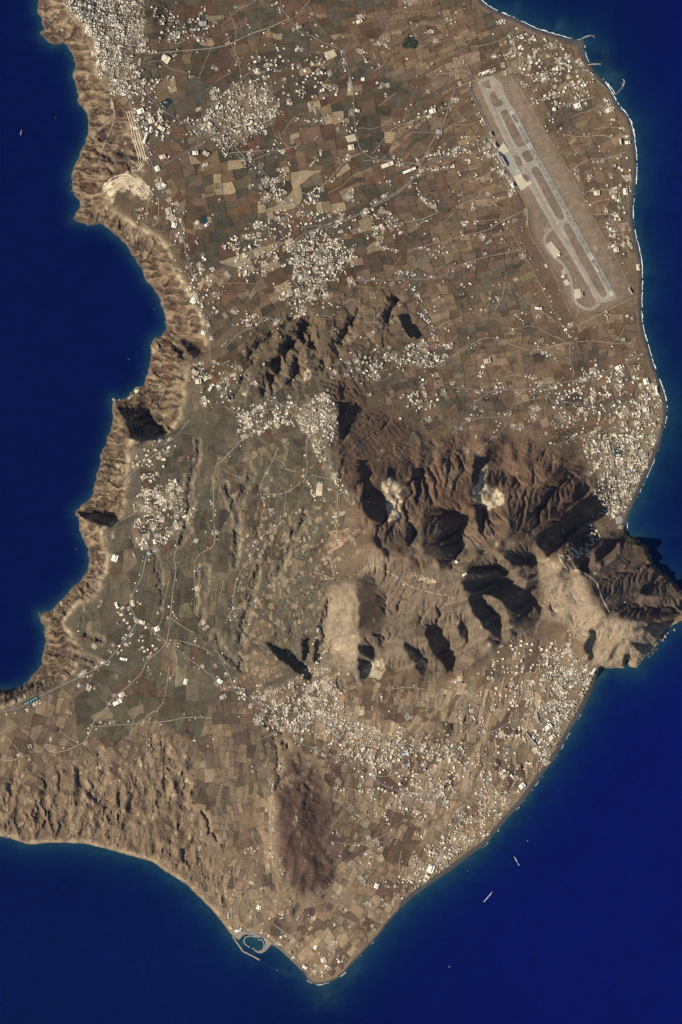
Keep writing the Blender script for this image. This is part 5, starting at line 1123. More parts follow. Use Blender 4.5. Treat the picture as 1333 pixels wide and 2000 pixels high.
# buildings one can pick out: (x, y, length, width, height, angle, tone, label, category, name)
NOTED = [
 (979,312,26,150,14,29,'grey',"long grey terminal hall beside the airfield apron",'terminal','terminal_building'),
 (984,313,10,140,12,29,'dark',"narrow dark-topped strip along the apron edge of the terminal",'band','terminal_band'),  # narrow block with a dark top, between terminal and apron
 (1002,362,30,44,10,29,'white',"white-roofed shed at the south end of the airfield apron",'shed','shed'),
 (983,338,36,24,9,29,'cream',"cream block south of the airfield terminal",'building','building'),
 (968,284,30,60,9,29,'tan',"tan hangar at the north end of the airfield apron",'hangar','hangar'),
 (960,262,24,50,8,29,'grey',"grey shed by the bend of the airport road",'shed','shed'),
 (947,142,52,26,7,20,'white',"white fire station north of the runway head",'building','building'),
 (955,138,36,20,7,20,'cream',"cream store beside the fire station at the runway head",'store','store_building'),
 (1128,206,62,44,8,20,'white',"walled white hotel block east of the airfield fence",'hotel','hotel'),
 (1190,215,60,40,8,25,'cream',"stepped cream hotel by the north-east beach",'hotel','hotel'),
 (1045,78,24,20,6,30,'white',"bright white house above the dark north-east beach",'house','house'),
 (1213,277,20,60,9,8,'dark',"dark-roofed hotel wing by the eastern surf",'hotel','hotel'),
 (1226,278,48,30,8,8,'white',"white hotel right on the eastern surf beach",'hotel','hotel'),
 (1166,377,56,44,8,5,'cream',"square cream courtyard hotel east of the runway middle",'hotel','hotel'),
 (1222,374,40,60,9,5,'white',"tall white hotel block among pools on the east coast",'hotel','hotel'),
 (1200,384,44,36,8,5,'cream',"cream hotel wing inland of the white pool hotel",'hotel','hotel'),
 (1204,488,50,40,8,10,'cream',"cluster of cream apartments east of the lower runway",'apartments','apartment_block'),
 (1247,522,34,56,8,5,'cream',"cream beach hotel level with the runway end",'hotel','hotel'),
 (1052,602,66,22,8,-5,'white',"long white warehouse south-west of the runway end",'warehouse','warehouse'),
 (1100,540,26,20,7,30,'white',"small white hangar beside the winding military taxiway",'hangar','hangar'),
 (1092,498,24,18,8,-50,'white',"white shed on the upper pale parking pad",'shed','shed'),
 (1138,575,14,40,7,5,'tan',"tan shed along the lower pale parking pad",'shed','shed'),
 (1232,568,20,70,7,30,'tan',"long tan barracks at the south-east corner of the airfield",'barracks','barracks'),
 (1105,644,30,22,6,30,'white',"white building at the point of the airfield approach strip",'building','building'),
 (952,705,66,46,8,15,'tan',"sprawling tan winery in the eastern fields",'winery','winery'),
 (944,716,38,24,8,15,'white',"white hall beside the sprawling tan winery",'hall','hall_building'),
 (1218,663,34,28,8,0,'grey',"grey hotel on the lane to the east beach",'hotel','hotel'),
 (1208,718,60,36,9,25,'white',"bright white hotel at the north end of the eastern beach town",'hotel','hotel'),
 (1262,745,46,56,9,15,'white',"big white beach hotel at the head of the eastern beach town",'hotel','hotel'),
 (1283,762,26,86,9,10,'white',"long white seafront hotel facing the eastern beach",'hotel','hotel'),
 (1262,800,60,44,9,12,'cream',"cream U-shaped hotel in the eastern beach town",'hotel','hotel'),
 (1227,921,34,22,7,10,'blue',"pale blue roofed hall in the eastern beach town",'hall','hall_building'),
 (1261,889,44,40,8,15,'grey',"grey square block near the middle of the eastern beach",'building','building'),
 (646,108,4,4,3,15,'white',"tiny white kiosk on the tan sports pitch",'kiosk','kiosk'),
 (702,42,60,34,8,25,'cream',"cream industrial yard building north of the main road bend",'building','building'),
 (588,52,24,24,8,10,'dark',"dark-roofed depot north of the sharp road bend",'depot','depot'),
 (757,322,120,36,8,20,'cream',"long cream greenhouse works beside the road to the airport",'works','works_building'),
 (800,333,130,22,8,22,'white',"long narrow white shed slanting beside the airport road",'shed','shed'),
 (845,217,60,40,8,20,'white',"white farm depot in the north-eastern fields",'depot','depot'),
 (858,257,56,44,7,-5,'grey',"grey-framed yard building in the north-eastern fields",'building','building'),
 (686,288,56,50,7,10,'cream',"cream walled depot beside the main road curve",'depot','depot'),
 (698,216,44,30,7,-15,'cream',"pale roadside depot on the straight main road",'depot','depot'),
 (709,155,34,30,6,5,'white',"square white tank house east of the main road",'building','building'),
 (645,145,44,30,7,30,'grey',"grey farm building among the northern fields",'building','building'),
 (324,116,80,70,5,-30,'cream',"cream builders' yard below the curved top road",'yard','yard_building'),
 (396,46,72,46,6,0,'grey',"pale block works on the top road",'works','works_building'),
 (274,122,26,70,5,-10,'grey',"grey parking roof at the edge of the clifftop town",'parking','parking_roof'),
 (177,14,38,34,9,-5,'blue',"blue-roofed hall in the clifftop town",'hall','hall_building'),
 (275,218,66,46,8,25,'white',"large white school beside the rim road",'school','school'),
 (296,236,56,50,8,20,'cream',"cream courtyard hotel inland of the rim road",'hotel','hotel'),
 (316,251,70,40,8,-30,'cream',"tilted cream hotel below the courtyard hotel",'hotel','hotel'),
 (285,270,26,110,8,-20,'white',"long white hotel row along the rim road",'hotel','hotel'),
 (382,299,52,38,9,5,'white',"big square white hall south of the plain village",'hall','hall_building'),
 (403,300,60,42,6,-30,'tan',"tan brick yard next to the big square white hall",'yard','yard_building'),
 (318,307,56,36,8,20,'cream',"cream depot on the rim road above the quarry",'depot','depot'),
 (308,330,44,50,8,25,'white',"white works with round yard on the rim road",'works','works_building'),
 (321,362,40,34,8,-30,'white',"white house alone on the rim road past the quarry",'house','house'),
 (330,413,56,66,8,15,'tan',"tan warehouse on the seaward side of the rim road",'warehouse','warehouse'),
 (404,440,44,28,8,30,'blue',"pale blue roofed shed beside the dark square reservoir",'shed','shed'),
 (386,435,40,34,7,30,'cream',"cream shed west of the dark square reservoir",'shed','shed'),
 (341,440,46,50,8,-15,'white',"white hotel on the clifftop south of the warehouse",'hotel','hotel'),
 (379,587,52,66,7,-30,'white',"dazzling white hotel terraces on the caldera edge",'hotel','hotel'),
 (398,650,40,40,7,-10,'white',"white hotel on the caldera edge near the corner of the rim",'hotel','hotel'),
 (382,727,66,46,8,-30,'tan',"tan winery shed at the corner of the caldera rim",'winery','winery'),
 (388,745,56,48,9,10,'cream',"cream winery hall at the corner of the caldera rim",'winery','winery'),
 (413,757,80,26,9,55,'cream',"long cream hotel slanting on the slope behind the rim",'hotel','hotel'),
 (430,895,8,8,4,0,'white',"lone white hut on the western dirt road",'hut','hut'),
 (344,939,26,36,9,0,'white',"white church hall in a pale yard above the rim village",'church','church_hall'),
 (308,925,36,36,7,0,'tan',"tan villa in a square yard north of the rim village",'villa','villa'),
 (291,1080,28,26,6,20,'blue',"blue-floored court below the rim village",'court','sports_court'),
 (303,1058,30,46,7,10,'white',"white hall at the south edge of the rim village",'hall','hall_building'),
 (225,1090,56,64,7,-20,'white',"white pool hotel on the caldera edge below the rim village",'hotel','hotel'),
 (229,1182,28,60,8,25,'white',"long white shed by the field crossing",'shed','shed'),
 (260,1178,36,56,8,10,'cream',"cream stores north of the field crossing",'stores','stores_building'),
 (278,1215,56,38,8,-20,'cream',"cream depot at the plain crossroads",'depot','depot'),
 (307,1228,50,44,7,25,'white',"white house in a pale yard east of the plain crossroads",'house','house'),
 (242,1287,70,26,8,-10,'white',"long white warehouse south of the plain crossroads",'warehouse','warehouse'),
 (230,1372,90,34,8,25,'white',"long white depot on the pale dirt road",'depot','depot'),
 (238,1357,60,40,8,25,'cream',"cream depot row beside the pale dirt road",'depot','depot'),
 (363,1331,34,56,5,-15,'white',"white walled shed alone in the dark southern fields",'shed','shed'),
 (436,1361,66,40,7,25,'grey',"grey yard building at the road bend before the southern village",'building','building'),
 (155,1339,30,26,6,20,'blue',"blue pool deck by the western road",'pool','pool_deck'),
 (430,1330,50,40,7,-40,'white',"white stores at the turning to the southern village",'stores','stores_building'),
 (789,1473,26,24,6,0,'blue',"bright blue roofed water park on the beach road",'building','water_park'),
 (1072,1420,66,42,9,35,'white',"bright white hotel near the southern beach",'hotel','hotel'),
 (1079,1440,62,40,9,40,'cream',"cream hotel on the southern beach front",'hotel','hotel'),
 (1036,1440,16,180,7,38,'grey',"long grey storm channel roof behind the southern beach",'building','channel_roof'),
 (1020,1535,60,44,8,40,'white',"white courtyard hotel by the southern shore strip",'hotel','hotel'),
 (1160,1310,22,80,5,-30,'white',"narrow white terrace at the foot of the headland",'terrace','terrace_building'),
 (842,1697,60,76,9,-20,'white',"curved white resort on the southern shore strip",'resort','resort'),
 (835,1712,50,36,8,-40,'cream',"cream apartments below the curved white resort",'apartments','apartment_block'),
 (736,1730,40,52,8,-20,'white',"white pair of villas in the tan southern fields",'villa','villa'),
 (506,1772,40,44,7,-20,'white',"white hall above the small harbour",'hall','hall_building'),
 (465,1818,56,26,8,10,'white',"white harbour building on the quay",'building','harbour_building'),
 (447,1788,24,64,7,-5,'tan',"tan cannery sheds above the southern cliffs",'shed','shed'),
 (583,1793,20,52,6,-38,'grey',"pale greenhouse in the fields east of the harbour",'greenhouse','greenhouse'),
 (596,1889,46,30,8,-30,'white',"white beach hotel at the southern point",'hotel','hotel'),
 (617,1850,40,32,6,60,'white',"white villa in a round tan plot near the southern point",'villa','villa'),
 (632,1875,50,44,7,20,'cream',"cream holiday village inside the southern point",'apartments','apartment_block'),
 (1050,1400,26,120,7,12,'grey',"long grey-roofed stores north of the southern beach road",'stores','stores_building'),
 (893,1098,46,24,8,-30,'white',"white monastery on the mountain summit ridge",'monastery','monastery'),
 (907,1122,44,20,8,30,'white',"white radar station below the summit ridge",'station','radar_station'),
 (1221,1176,10,10,5,20,'white',"tiny white chapel alone on the headland terraces",'chapel','chapel'),
 (255,776,60,22,7,30,'grey',"grey ferry hall on the quay under the caldera cliff",'terminal','ferry_hall'),
 (268,764,40,26,7,20,'white',"white ferry office on the quay under the caldera cliff",'office','ferry_office'),
 (625,943,40,20,6,0,'grey',"grey stand at the north end of the hilltop football ground",'stand','stadium_stand'),
]
landmarks = []
for x, y, w, dd, hgt, an, tone, lab, cat, nm in NOTED:
    w *= .86; dd *= .86
    make_house(x, y, w, dd, hgt, math.radians(an), tone, lab, cat, nm, None, 'stair_hut' if max(w, dd) < 30 else 'upper_storey')
    landmarks.append((x, y, lab))
def near_noted(x, y, w): return any(abs(x - n_[0]) < (n_[2] / S + w / S) / 2 * 1.0 and abs(y - n_[1]) < (n_[3] / S + w / S) / 2 * 1.0 for n_ in NOTED)
houses = [a for a in houses if not near_noted(a[0], a[1], min(a[2], 14))]
houses.sort(key=lambda a: -a[2] * a[3] * (1 if 3 < a[0] < 1330 and 3 < a[1] < 1997 else 0))
NIND = 296 - len(NOTED)
PLACE = [(646,108,'the tan sports pitch'),(1207,881,'the dark green sports pitch'),(565,472,'the pale crossroads sports pitch'),(624,957,'the hilltop football ground'),(324,202,'the dark reservoir'),(490,1840,'the small harbour'),
 (800,83,'the dark grove'),(980,312,'the airfield terminal'),(240,100,'the clifftop town centre'),(480,220,'the plain village centre'),(600,500,'the crossroads village centre'),(800,705,'the ridge village'),(610,820,'the hilltop village'),(315,1005,'the rim village'),
 (600,1380,'the southern village centre'),(1120,1380,'the southern beach centre'),(1240,880,'the eastern beach centre'),(1100,1105,'the zigzag road saddle'),(265,765,'the ferry quay'),(900,1660,'the southern shore strip'),(820,1437,'the kart loop'),(1185,210,'the north-east stepped hotel'),
 (1060,1000,'the dark mountain spur'),(1137,90,'the dark sand spit'),(462,1200,'the looped track'),(363,1331,'the walled white shed'),(155,1339,'the blue pool deck'),(700,1385,'the pale playing field'),(845,257,'the grey-framed yard'),(952,705,'the tan winery'),(780,1470,'the blue water park'),(650,1240,'the pale hill foot'),(403,300,'the brick yard'),(340,430,'the rim road warehouse'),(1215,375,'the east coast pool hotel'),(757,322,'the greenhouse works')]
ORD = ['nearest','second','third','fourth','fifth','sixth','seventh','eighth','ninth','tenth','eleventh','twelfth','thirteenth','fourteenth','fifteenth','sixteenth','seventeenth','eighteenth','nineteenth','twentieth']
COMP = ['east','north-east','north','north-west','west','south-west','south','south-east']
cnt = {}
ind = houses[:NIND]; rest = houses[NIND:]
keyed = []
for a in ind:
    pl = min(PLACE, key=lambda p: math.hypot(p[0] - a[0], p[1] - a[1]))
    dx, dy = a[0] - pl[0], pl[1] - a[1]
    se = COMP[int(round(math.degrees(math.atan2(dy, dx)) / 45)) % 8]
    keyed.append((math.hypot(dx, dy), pl[2], se, a))
keyed.sort(key=lambda k: k[0])
for d_, pl, se, a in keyed:
    x, y, w, dd, hgt, an, tone, nm = a
    c_ = cnt.get((pl, se, tone), 0); cnt[(pl, se, tone)] = c_ + 1
    o_ = ORD[min(c_, 19)]
    sz = 'long' if max(w, dd) / min(w, dd) > 1.45 else 'square'
    lab = f"large {sz} {tone} flat-roofed house, {o_} {tone} one {se} of {pl}"
    make_house(x, y, w, dd, hgt, an, tone, lab, extra=random.choice(('stair_hut', 'upper_storey', 'upper_storey')))

# every other house, in one mesh
hv, hf, hc, off = [], [], [], 0
TC_ = {'white': (.80,.74,.61), 'cream': (.70,.61,.46), 'tan': (.46,.39,.29), 'grey': (.36,.33,.29)}
BF = np.array([(0,1,5,4),(1,2,6,5),(2,3,7,6),(3,0,4,7),(4,5,6,7)])
def add_block(x, y, z, w, dd, z0, z1, an, c, ox=0, oy=0):
    global off
    ca, sa = math.cos(an), math.sin(an)
    p = np.array([(-w/2,-dd/2),(w/2,-dd/2),(w/2,dd/2),(-w/2,dd/2)]) + (ox, oy)
    px = WX(x) + p[:, 0] * ca - p[:, 1] * sa; py = WY(y) + p[:, 0] * sa + p[:, 1] * ca
    hv.append(np.concatenate([np.stack([px, py, np.full(4, z + z0)], 1), np.stack([px, py, np.full(4, z + z1)], 1)]))
    hf.append(BF + off); off += 8
    hc.append(np.repeat(np.array(c)[None], 8, 0))
hz = HT([a[0] for a in rest], [a[1] for a in rest])
for a, z in zip(rest, hz):
    x, y, w, dd, hgt, an, tone, nm = a
    c = np.array(TC_[tone]) * (random.uniform(.86, 1.12) if tone in ('white', 'cream') else random.uniform(.65, 1.1))
    add_block(x, y, z, w, dd, -4, hgt, an, c)
    r = random.random()
    if r < .55: add_block(x, y, z, w * .5, dd * random.uniform(.5, .9), hgt, hgt + random.uniform(2.4, 3.2), an, c * random.uniform(.9, 1.05), w * random.uniform(-.22, .22), dd * random.uniform(-.04, .04))
    elif r < .75: add_block(x, y, z, w * .6, dd * .55, -4, hgt * .6, an, c * random.uniform(.8, 1), w * .3, dd * .7)
stuff(mesh_obj('house', np.concatenate(hv), np.concatenate(hf), M_HOUSE, np.concatenate(hc)))

# ------------------------------------------------------------------ greenery
def blob(rad, seed, n_=7):
    bmx = bmesh.new(); bmesh.ops.create_icosphere(bmx, subdivisions=1, radius=1)
    r_ = random.Random(seed)
    for v in bmx.verts:
        k = r_.uniform(.7, 1.2); v.co = (v.co.x * k, v.co.y * k, (v.co.z * .85 * k))
    V = np.array([v.co[:] for v in bmx.verts]); F = np.array([[v.index for v in f.verts] for f in bmx.faces]); bmx.free()
    return V, F
BL = [blob(1, s_) for s_ in range(6)]
gv, gf, off2 = [], [], 0
def add_bush(x, y, r):
    global off2
    V, F = random.choice(BL); a = random.uniform(0, 6.28); ca, sa = math.cos(a), math.sin(a)
    V = np.stack([WX(x) + (V[:, 0] * ca - V[:, 1] * sa) * r, WY(y) + (V[:, 0] * sa + V[:, 1] * ca) * r, float(HT(x, y)) + r * .5 + V[:, 2] * r * .9], 1)
    gv.append(V); gf.append(F + off2); off2 += len(V)
for x, y, w, dd, *_ in random.sample(houses, min(len(houses), 2600)):
    a = random.uniform(0, 6.28); r = random.uniform(3, 6.5)
    xx, yy = x + math.cos(a) * random.uniform(2.5, 5.5), y + math.sin(a) * random.uniform(2.5, 5.5)
    if usable(xx, yy): add_bush(xx, yy, r)
for k in range(4200):
    x, y = random.uniform(0, 1333), random.uniform(0, 1900)
    i = int((x - X0) / STEP); j = int((y - Y0) / STEP)
    if sdf[j, i] > 12 and AF[j, i] < .2 and cliff[j, i] < .2: add_bush(x, y, random.uniform(2, 4.5))
for px, py, rr, n_ in ((1022,1035,9,40),(940,1078,7,26),(1100,845,22,60),(1180,850,18,40)):
    for k in range(n_): add_bush(px + random.gauss(0, rr * .5), py + random.gauss(0, rr * .4), random.uniform(3, 6))
for k in range(260):
    x, y = random.uniform(1100, 1165), random.uniform(1035, 1092)
    if abs((y - 1065) + (x - 1130) * .75) < 16: add_bush(x, y, random.uniform(3.5, 7))
stuff(mesh_obj('shrubbery', np.concatenate(gv), np.concatenate(gf), M_LEAF))
gv, gf, off2 = [], [], 0
for k in range(260):
    a = random.uniform(0, 6.28); r = math.sqrt(random.random()) * (13 + 3 * math.sin(3 * a))
    add_bush(801 + math.cos(a) * r, 83 + math.sin(a) * r * 1.05, random.uniform(4.5, 8))
tag(mesh_obj('pine_grove', np.concatenate(gv), np.concatenate(gf), M_LEAF), 'dense dark pine grove standing alone in the northern brown fields', 'grove')

CROWN = []
for V, F in BL:
    vv, ff, o_ = [], [], 0
    for k in range(5):
        V2, F2 = BL[(k * 2 + 1) % 6]
        sh = np.array([random.uniform(-.45, .45), random.uniform(-.45, .45), random.uniform(-.2, .35)])
        vv.append(V2 * random.uniform(.5, .75) + sh); ff.append(F2 + o_); o_ += len(V2)
    me = bpy.data.meshes.new('crown'); me.from_pydata([tuple(a) for a in np.concatenate(vv)], [], [tuple(int(q_) for q_ in a) for a in np.concatenate(ff)]); me.update(); me.materials.append(M_LEAF); CROWN.append(me)
bmx = bmesh.new(); bmesh.ops.create_cone(bmx, segments=6, radius1=.12, radius2=.07, depth=1.0, cap_ends=True)
TR = bpy.data.meshes.new('trunk'); bmx.to_mesh(TR); bmx.free(); TR.materials.append(M_BARK)
def tree(x, y, r, label, group):
    t_ = empty('tree', (WX(x), WY(y), float(HT(x, y))), random.uniform(0, 6.28), (r, r, r))
    tag(t_, label, 'tree', group)
    a = bpy.data.objects.new('trunk', TR); a.parent = t_; a.location = (0, 0, .3); C.objects.link(a)
    b_ = bpy.data.objects.new('crown', random.choice(CROWN)); b_.parent = t_; b_.location = (0, 0, 1.15); C.objects.link(b_)
for line, stp_, lab, grp in ((T7((815,365),(880,370),(920,390),(940,420),(935,450),(890,490)), 4.2, 'dark round tree in the curved row above the rim village', 'trees in the curved row'),
   (T7((870,270),(930,225),(1000,185)), 4.0, 'dark tree in the straight row along the rim village road', 'trees along the rim village road'),
   (T6((10,1070),(30,1120),(50,1180)), 3.6, 'dark tree in the row edging the grey eastern field', 'trees edging the grey eastern field'),
   (TD((340,470),(350,520),(355,560),(360,600)), 4.0, 'small dark tree in the orchard row above the harbour cliffs', 'orchard trees above the harbour cliffs'),
   (TD((270,390),(275,450),(290,500),(305,560)), 4.0, 'dark tree in the windbreak line inland of the southern cliff', 'windbreak trees inland of the southern cliff'),
   (T5((90,900),(150,860),(210,800),(300,730),(370,680)), 4.6, 'dark tree in the line along the terrace gully', 'trees along the terrace gully'),
   (T5((230,960),(270,920),(320,860),(350,830)), 4.4, 'dark tree on the bank of the deep gully', 'trees on the deep gully bank')):
    for x, y in resample(line, stp_):
        tree(x + random.gauss(0, .5), y + random.gauss(0, .5), random.uniform(4.0, 6.0), lab, grp)

# ------------------------------------------------------------------ shore works
def rubble(name, pts, width, mat, seed, label=None, cat=None, top=3.0, lumps=True):
    r_ = random.Random(seed)
    p = np.array(resample(list(pts), 1.6))
    tg = np.gradient(p, axis=0); tg /= np.linalg.norm(tg, axis=1, keepdims=True) + 1e-9
    nr = np.stack([-tg[:, 1], tg[:, 0]], 1); w = width / S / 2
    rows = []
    for s2, z2 in ((-1.25, -3), (-.6, top), (.6, top), (1.25, -3)):
        jx = np.array([r_.uniform(-.25, .25) for _ in p])
        x = p[:, 0] + nr[:, 0] * (w * s2 + jx); y = p[:, 1] + nr[:, 1] * (w * s2 + jx)
        rows.append(np.stack([WX(x), WY(y), np.array([z2 + r_.uniform(-.6, .6) for _ in p])], 1))
    V = np.stack(rows, 1); i, j = np.meshgrid(np.arange(3), np.arange(len(p) - 1)); a = (j * 4 + i).ravel()
    V = V.reshape(-1, 3); q = [tuple(t2) for t2 in np.stack([a, a + 1, a + 5, a + 4], 1).tolist()]
    n_ = len(p); q += [(0, 3, 2, 1), ((n_-1)*4, (n_-1)*4+1, (n_-1)*4+2, (n_-1)*4+3)]
    o = mesh_obj(name, V, q, mat)
    if label: tag(o, label, cat)
    return o
def prism(name, poly, mat, z0, z1, label, cat):
    bmq = bmesh.new(); t_ = [bmq.verts.new((WX(x), WY(y), z1)) for x, y in poly]; b_ = [bmq.verts.new((WX(x), WY(y), z0)) for x, y in poly]
    f = bmq.faces.new(t_); f.normal_update()
    if f.normal.z < 0: f.normal_flip()
    bmesh.ops.triangulate(bmq, faces=[f])
    for k in range(len(t_)): bmq.faces.new((t_[k], t_[(k + 1) % len(t_)], b_[(k + 1) % len(t_)], b_[k]))
    bmesh.ops.recalc_face_normals(bmq, faces=bmq.faces[:])
    me = bpy.data.meshes.new(name); bmq.to_mesh(me); bmq.free(); me.materials.append(mat)
    return tag(link_(name, me), label, cat)
def link_(name, me):
    o = bpy.data.objects.new(name, me); C.objects.link(o); return o
prism('quay', [(447,1818),(456,1813),(470,1815),(484,1818),(498,1820),(512,1828),(505,1833),(496,1827),(484,1825),(476,1826),(467,1836),(458,1830)], M_ROCK, -4, 4.6, 'broad pale quay along the north side of the small harbour', 'quay')
prism('quay', [(512,1828),(524,1834),(531,1843),(526,1850),(519,1858),(511,1862),(503,1861),(504,1858),(513,1856),(518,1848),(519,1840)], M_ROCK, -4, 4.2, 'pale hooked quay closing the east of the small harbour', 'quay')
rubble('breakwater', [(455,1829),(465,1843),(475,1858),(492,1866),(508,1875)], 13, M_ROCK, 1, 'bent outer breakwater sheltering the small harbour', 'breakwater', 4)
rubble('breakwater', [(521,1846),(515,1857),(505,1860),(499,1857)], 14, M_ROCK, 2, 'short inner mole on the east of the small harbour', 'breakwater')
rubble('breakwater', [(1130,80),(1142,74),(1152,70),(1158,70),(1163,74)], 12, M_ROCKD, 3, 'hooked dark breakwater at the tip of the sand spit', 'breakwater')
rubble('jetty', [(1148,127),(1158,125),(1174,125)], 14, M_ROCK, 4, 'straight pale jetty south of the sand spit', 'jetty')
rubble('breakwater', [(1197,188),(1208,180),(1216,170),(1216,160)], 11, M_ROCKD, 5, 'thin curved breakwater reaching out beside the white surf', 'breakwater')
rubble('quay', [(221,778),(228,787),(240,790),(252,785),(262,775),(275,766),(283,756)], 22, M_ROCK, 6, 'ferry quay curving under the dark caldera cliff', 'quay', 4)
rubble('jetty', [(262,763),(267,757),(275,757)], 14, M_ROCK, 7, 'short square jetty beside the ferry quay', 'jetty')
for k, (px, py, rr) in enumerate(((1300,1243,3.0),(1305,1236,2),(1296,1250,2.2),(1318,1230,2.5),(1318,1166,3.0))):
    V, F = BL[k % 6]
    V = V * (rr * S, rr * S * 1.4, rr * S * 1.1)
    o = mesh_obj('sea_stack', V + (WX(px), WY(py), 2), F, M_ROCK)
    tag(o, ['pale sea stack standing off the headland cliff', 'smaller rock just north of the pale sea stack', 'low rock just south of the pale sea stack', 'rock islet off the eastern tip of the headland', 'pointed rock on the northern side of the headland tip'][k], 'rock')
stuff(mesh_obj('dark_seabed_rock', *(lambda L: (np.concatenate([v for v, _ in L]), np.concatenate([f + 12 * 0 + k_ for k_, (_, f) in zip(np.cumsum([0] + [len(v) for v, _ in L[:-1]]), L)])))(
    [((BL[k % 6][0] * random.uniform(4, 10) * np.array((1, 1, .5)) + (WX(x), WY(y), .5)), BL[k % 6][1]) for k, (x, y) in enumerate([(px + random.gauss(0, 1.5), py + random.gauss(0, 1.5)) for px, py in
      resample([(1258,1285),(1270,1280),(1284,1265),(1292,1247)], 4) + resample([(1240,1050),(1250,1062),(1262,1066),(1270,1085),(1285,1108),(1310,1130),(1335,1155)], 4) + resample([(76,1198),(88,1222),(90,1250)], 5) + resample([(141,340),(143,370),(148,382)], 5)])]), M_ROCKD))

# surf
sv_, sf_, so_ = [], [], 0
def surf(pts, wmin, wmax, seed, prob, outmul=1.0):
    global so_
    r_ = random.Random(seed)
    p = np.array(resample(smooth_line(pts, 1), 1.5)); n_ = len(p)
    tg = np.gradient(p, axis=0); tg /= np.linalg.norm(tg, axis=1, keepdims=True) + 1e-9
    nr = np.stack([-tg[:, 1], tg[:, 0]], 1)
    if SDF(*(p[n_ // 2:n_ // 2 + 1] + nr[n_ // 2] * 6).T)[0] > 0: nr = -nr
    s_ = np.arange(n_) * 1.5
    for layer in range(1):
        a = vnoise(s_ / 11 + 40 * layer, s_ * 0 + layer, seed); b_ = vnoise(s_ / 3.1, s_ * 0 + 3 + layer, seed + 1)
        w = (wmin + (wmax - wmin) * a * b_ * 1.9) / 2 * .48 * (1 if layer == 0 else .6)
        on = (a * .7 + b_ * .5) > (1 - prob) * .95 + (.18 if layer else 0)
        c = (.2 + wmin * .4) + layer * 3.0 * outmul + 1.6 * b_
        for k in range(n_ - 1):
            if not (on[k] and on[k + 1]): continue
            V = []
            for m_ in (k, k + 1):
                for e in (-1, 1):
                    q_ = p[m_] + nr[m_] * (c[m_] + e * w[m_]); V.append((WX(q_[0]), WY(q_[1]), .5 + .15 * layer))
            sv_.append(V); sf_.append((so_, so_ + 2, so_ + 3, so_ + 1)); so_ += 4
def sub(a, b): 
    i = COAST.index(a); j = COAST.index(b); return COAST[min(i, j):max(i, j) + 1]
surf(sub((1131,79),(939,0)) , 1.0, 3.2, 900, .72)
surf(sub((1150,122),(1141,88)), .6, 2.0, 901, .5)
surf(sub((1239,270),(1177,155)), 1.0, 4.6, 902, .62)
surf(sub((1302,792),(1239,270)), .8, 3.2, 903, .55)
surf(sub((1297,834),(1302,792)), .8, 3.0, 904, .48)
surf(sub((1224,1038),(1290,868)), .5, 1.6, 905, .42)
surf(sub((950,1648),(1165,1332)), .3, 1.1, 906, .22)
surf(sub((675,1898),(950,1648)), .3, .9, 907, .12)
surf(sub((601,1914),(675,1898)), .4, 1.6, 908, .35)
surf(sub((1271,1090),(1247,1055)), .4, 1.6, 909, .5)
surf([(1131,77),(1142,71),(1152,67),(1160,67),(1165,73)], .6, 1.8, 910, .8)
surf([(1214,172),(1219,160),(1216,156)], 1.0, 3, 911, .8)
surf([(1186,164),(1196,176),(1201,184)], 1.5, 4, 912, .7)
stuff(mesh_obj('surf', np.array(sv_).reshape(-1, 3), np.array(sf_), M_FOAM))

# ------------------------------------------------------------------ boats
def hull_mesh(L, B):
    st_ = [(-.5,.78),(-.3,.95),(0,1),(.25,.8),(.42,.4),(.5,.02)]
    v, f = [], []
    for x, k in st_:
        hb = B / 2 * k; sh = .25 * L * .12 * max(0, x) * 4
        v += [(x*L, -hb, 1.6+sh), (x*L, -hb*.6, -.4), (x*L, hb*.6, -.4), (x*L, hb, 1.6+sh)]
    for s_ in range(len(st_) - 1):
        b_ = s_ * 4
        for q_ in range(3): f.append((b_+q_, b_+q_+1, b_+q_+5, b_+q_+4))
    f.append((0,3,2,1))
    me = bpy.data.meshes.new('hull'); me.from_pydata(v, [], f); me.update(); me.materials.append(M_WHITE)
    v2 = [(x*L, s2*B/2*k*.96, 1.35) for x, k in st_ for s2 in (-1, 1)]
    f2 = [(2*k, 2*k+2, 2*k+3, 2*k+1) for k in range(len(st_)-1)]
    m2 = bpy.data.meshes.new('deck'); m2.from_pydata(v2, [], f2); m2.update(); m2.materials.append(M_TANW)
    m3 = unit_box('cabin', M_WHITE, -.18*L, .16*L, -.3*B, .3*B, 1.35, 3.4)
    return me, m2, m3
def boat(x, y, L, head, label, group=None, z=0):
    B = L * .3
    r = empty('boat', (WX(x), WY(y), .2 + z), head); tag(r, label, 'boat', group)
    for me in hull_mesh(L, B):
        o = bpy.data.objects.new(me.name.split('.')[0], me); o.parent = r; C.objects.link(o)
def wake(x0_, y0_, x1_, y1_, w0, w1, prop=.5):
    n_ = 26; V, F = [], []
    dx, dy = x1_ - x0_, y1_ - y0_; L = math.hypot(dx, dy); nx_, ny_ = -dy / L, dx / L
    for k in range(n_ + 1):
        t_ = k / n_; w = (w0 + (w1 - w0) * t_) / 2 * random.uniform(.35, 1.1)
        for e in (-1, 1): V.append((WX(x0_ + dx * t_ + nx_ * w * e), WY(y0_ + dy * t_ + ny_ * w * e), .35))
    for k in range(n_):
        if random.random() < .9 - prop * k / n_: F.append((2*k, 2*k+1, 2*k+3, 2*k+2))
    bmf = mesh_obj('wake', V, F, M_FOAM); stuff(bmf)
    if bmf.data.polygons and bmf.data.polygons[0].normal.z < 0: bmf.data.flip_normals()
def hd(x0_, y0_, x1_, y1_): return math.atan2(-(y0_ - y1_), x0_ - x1_)
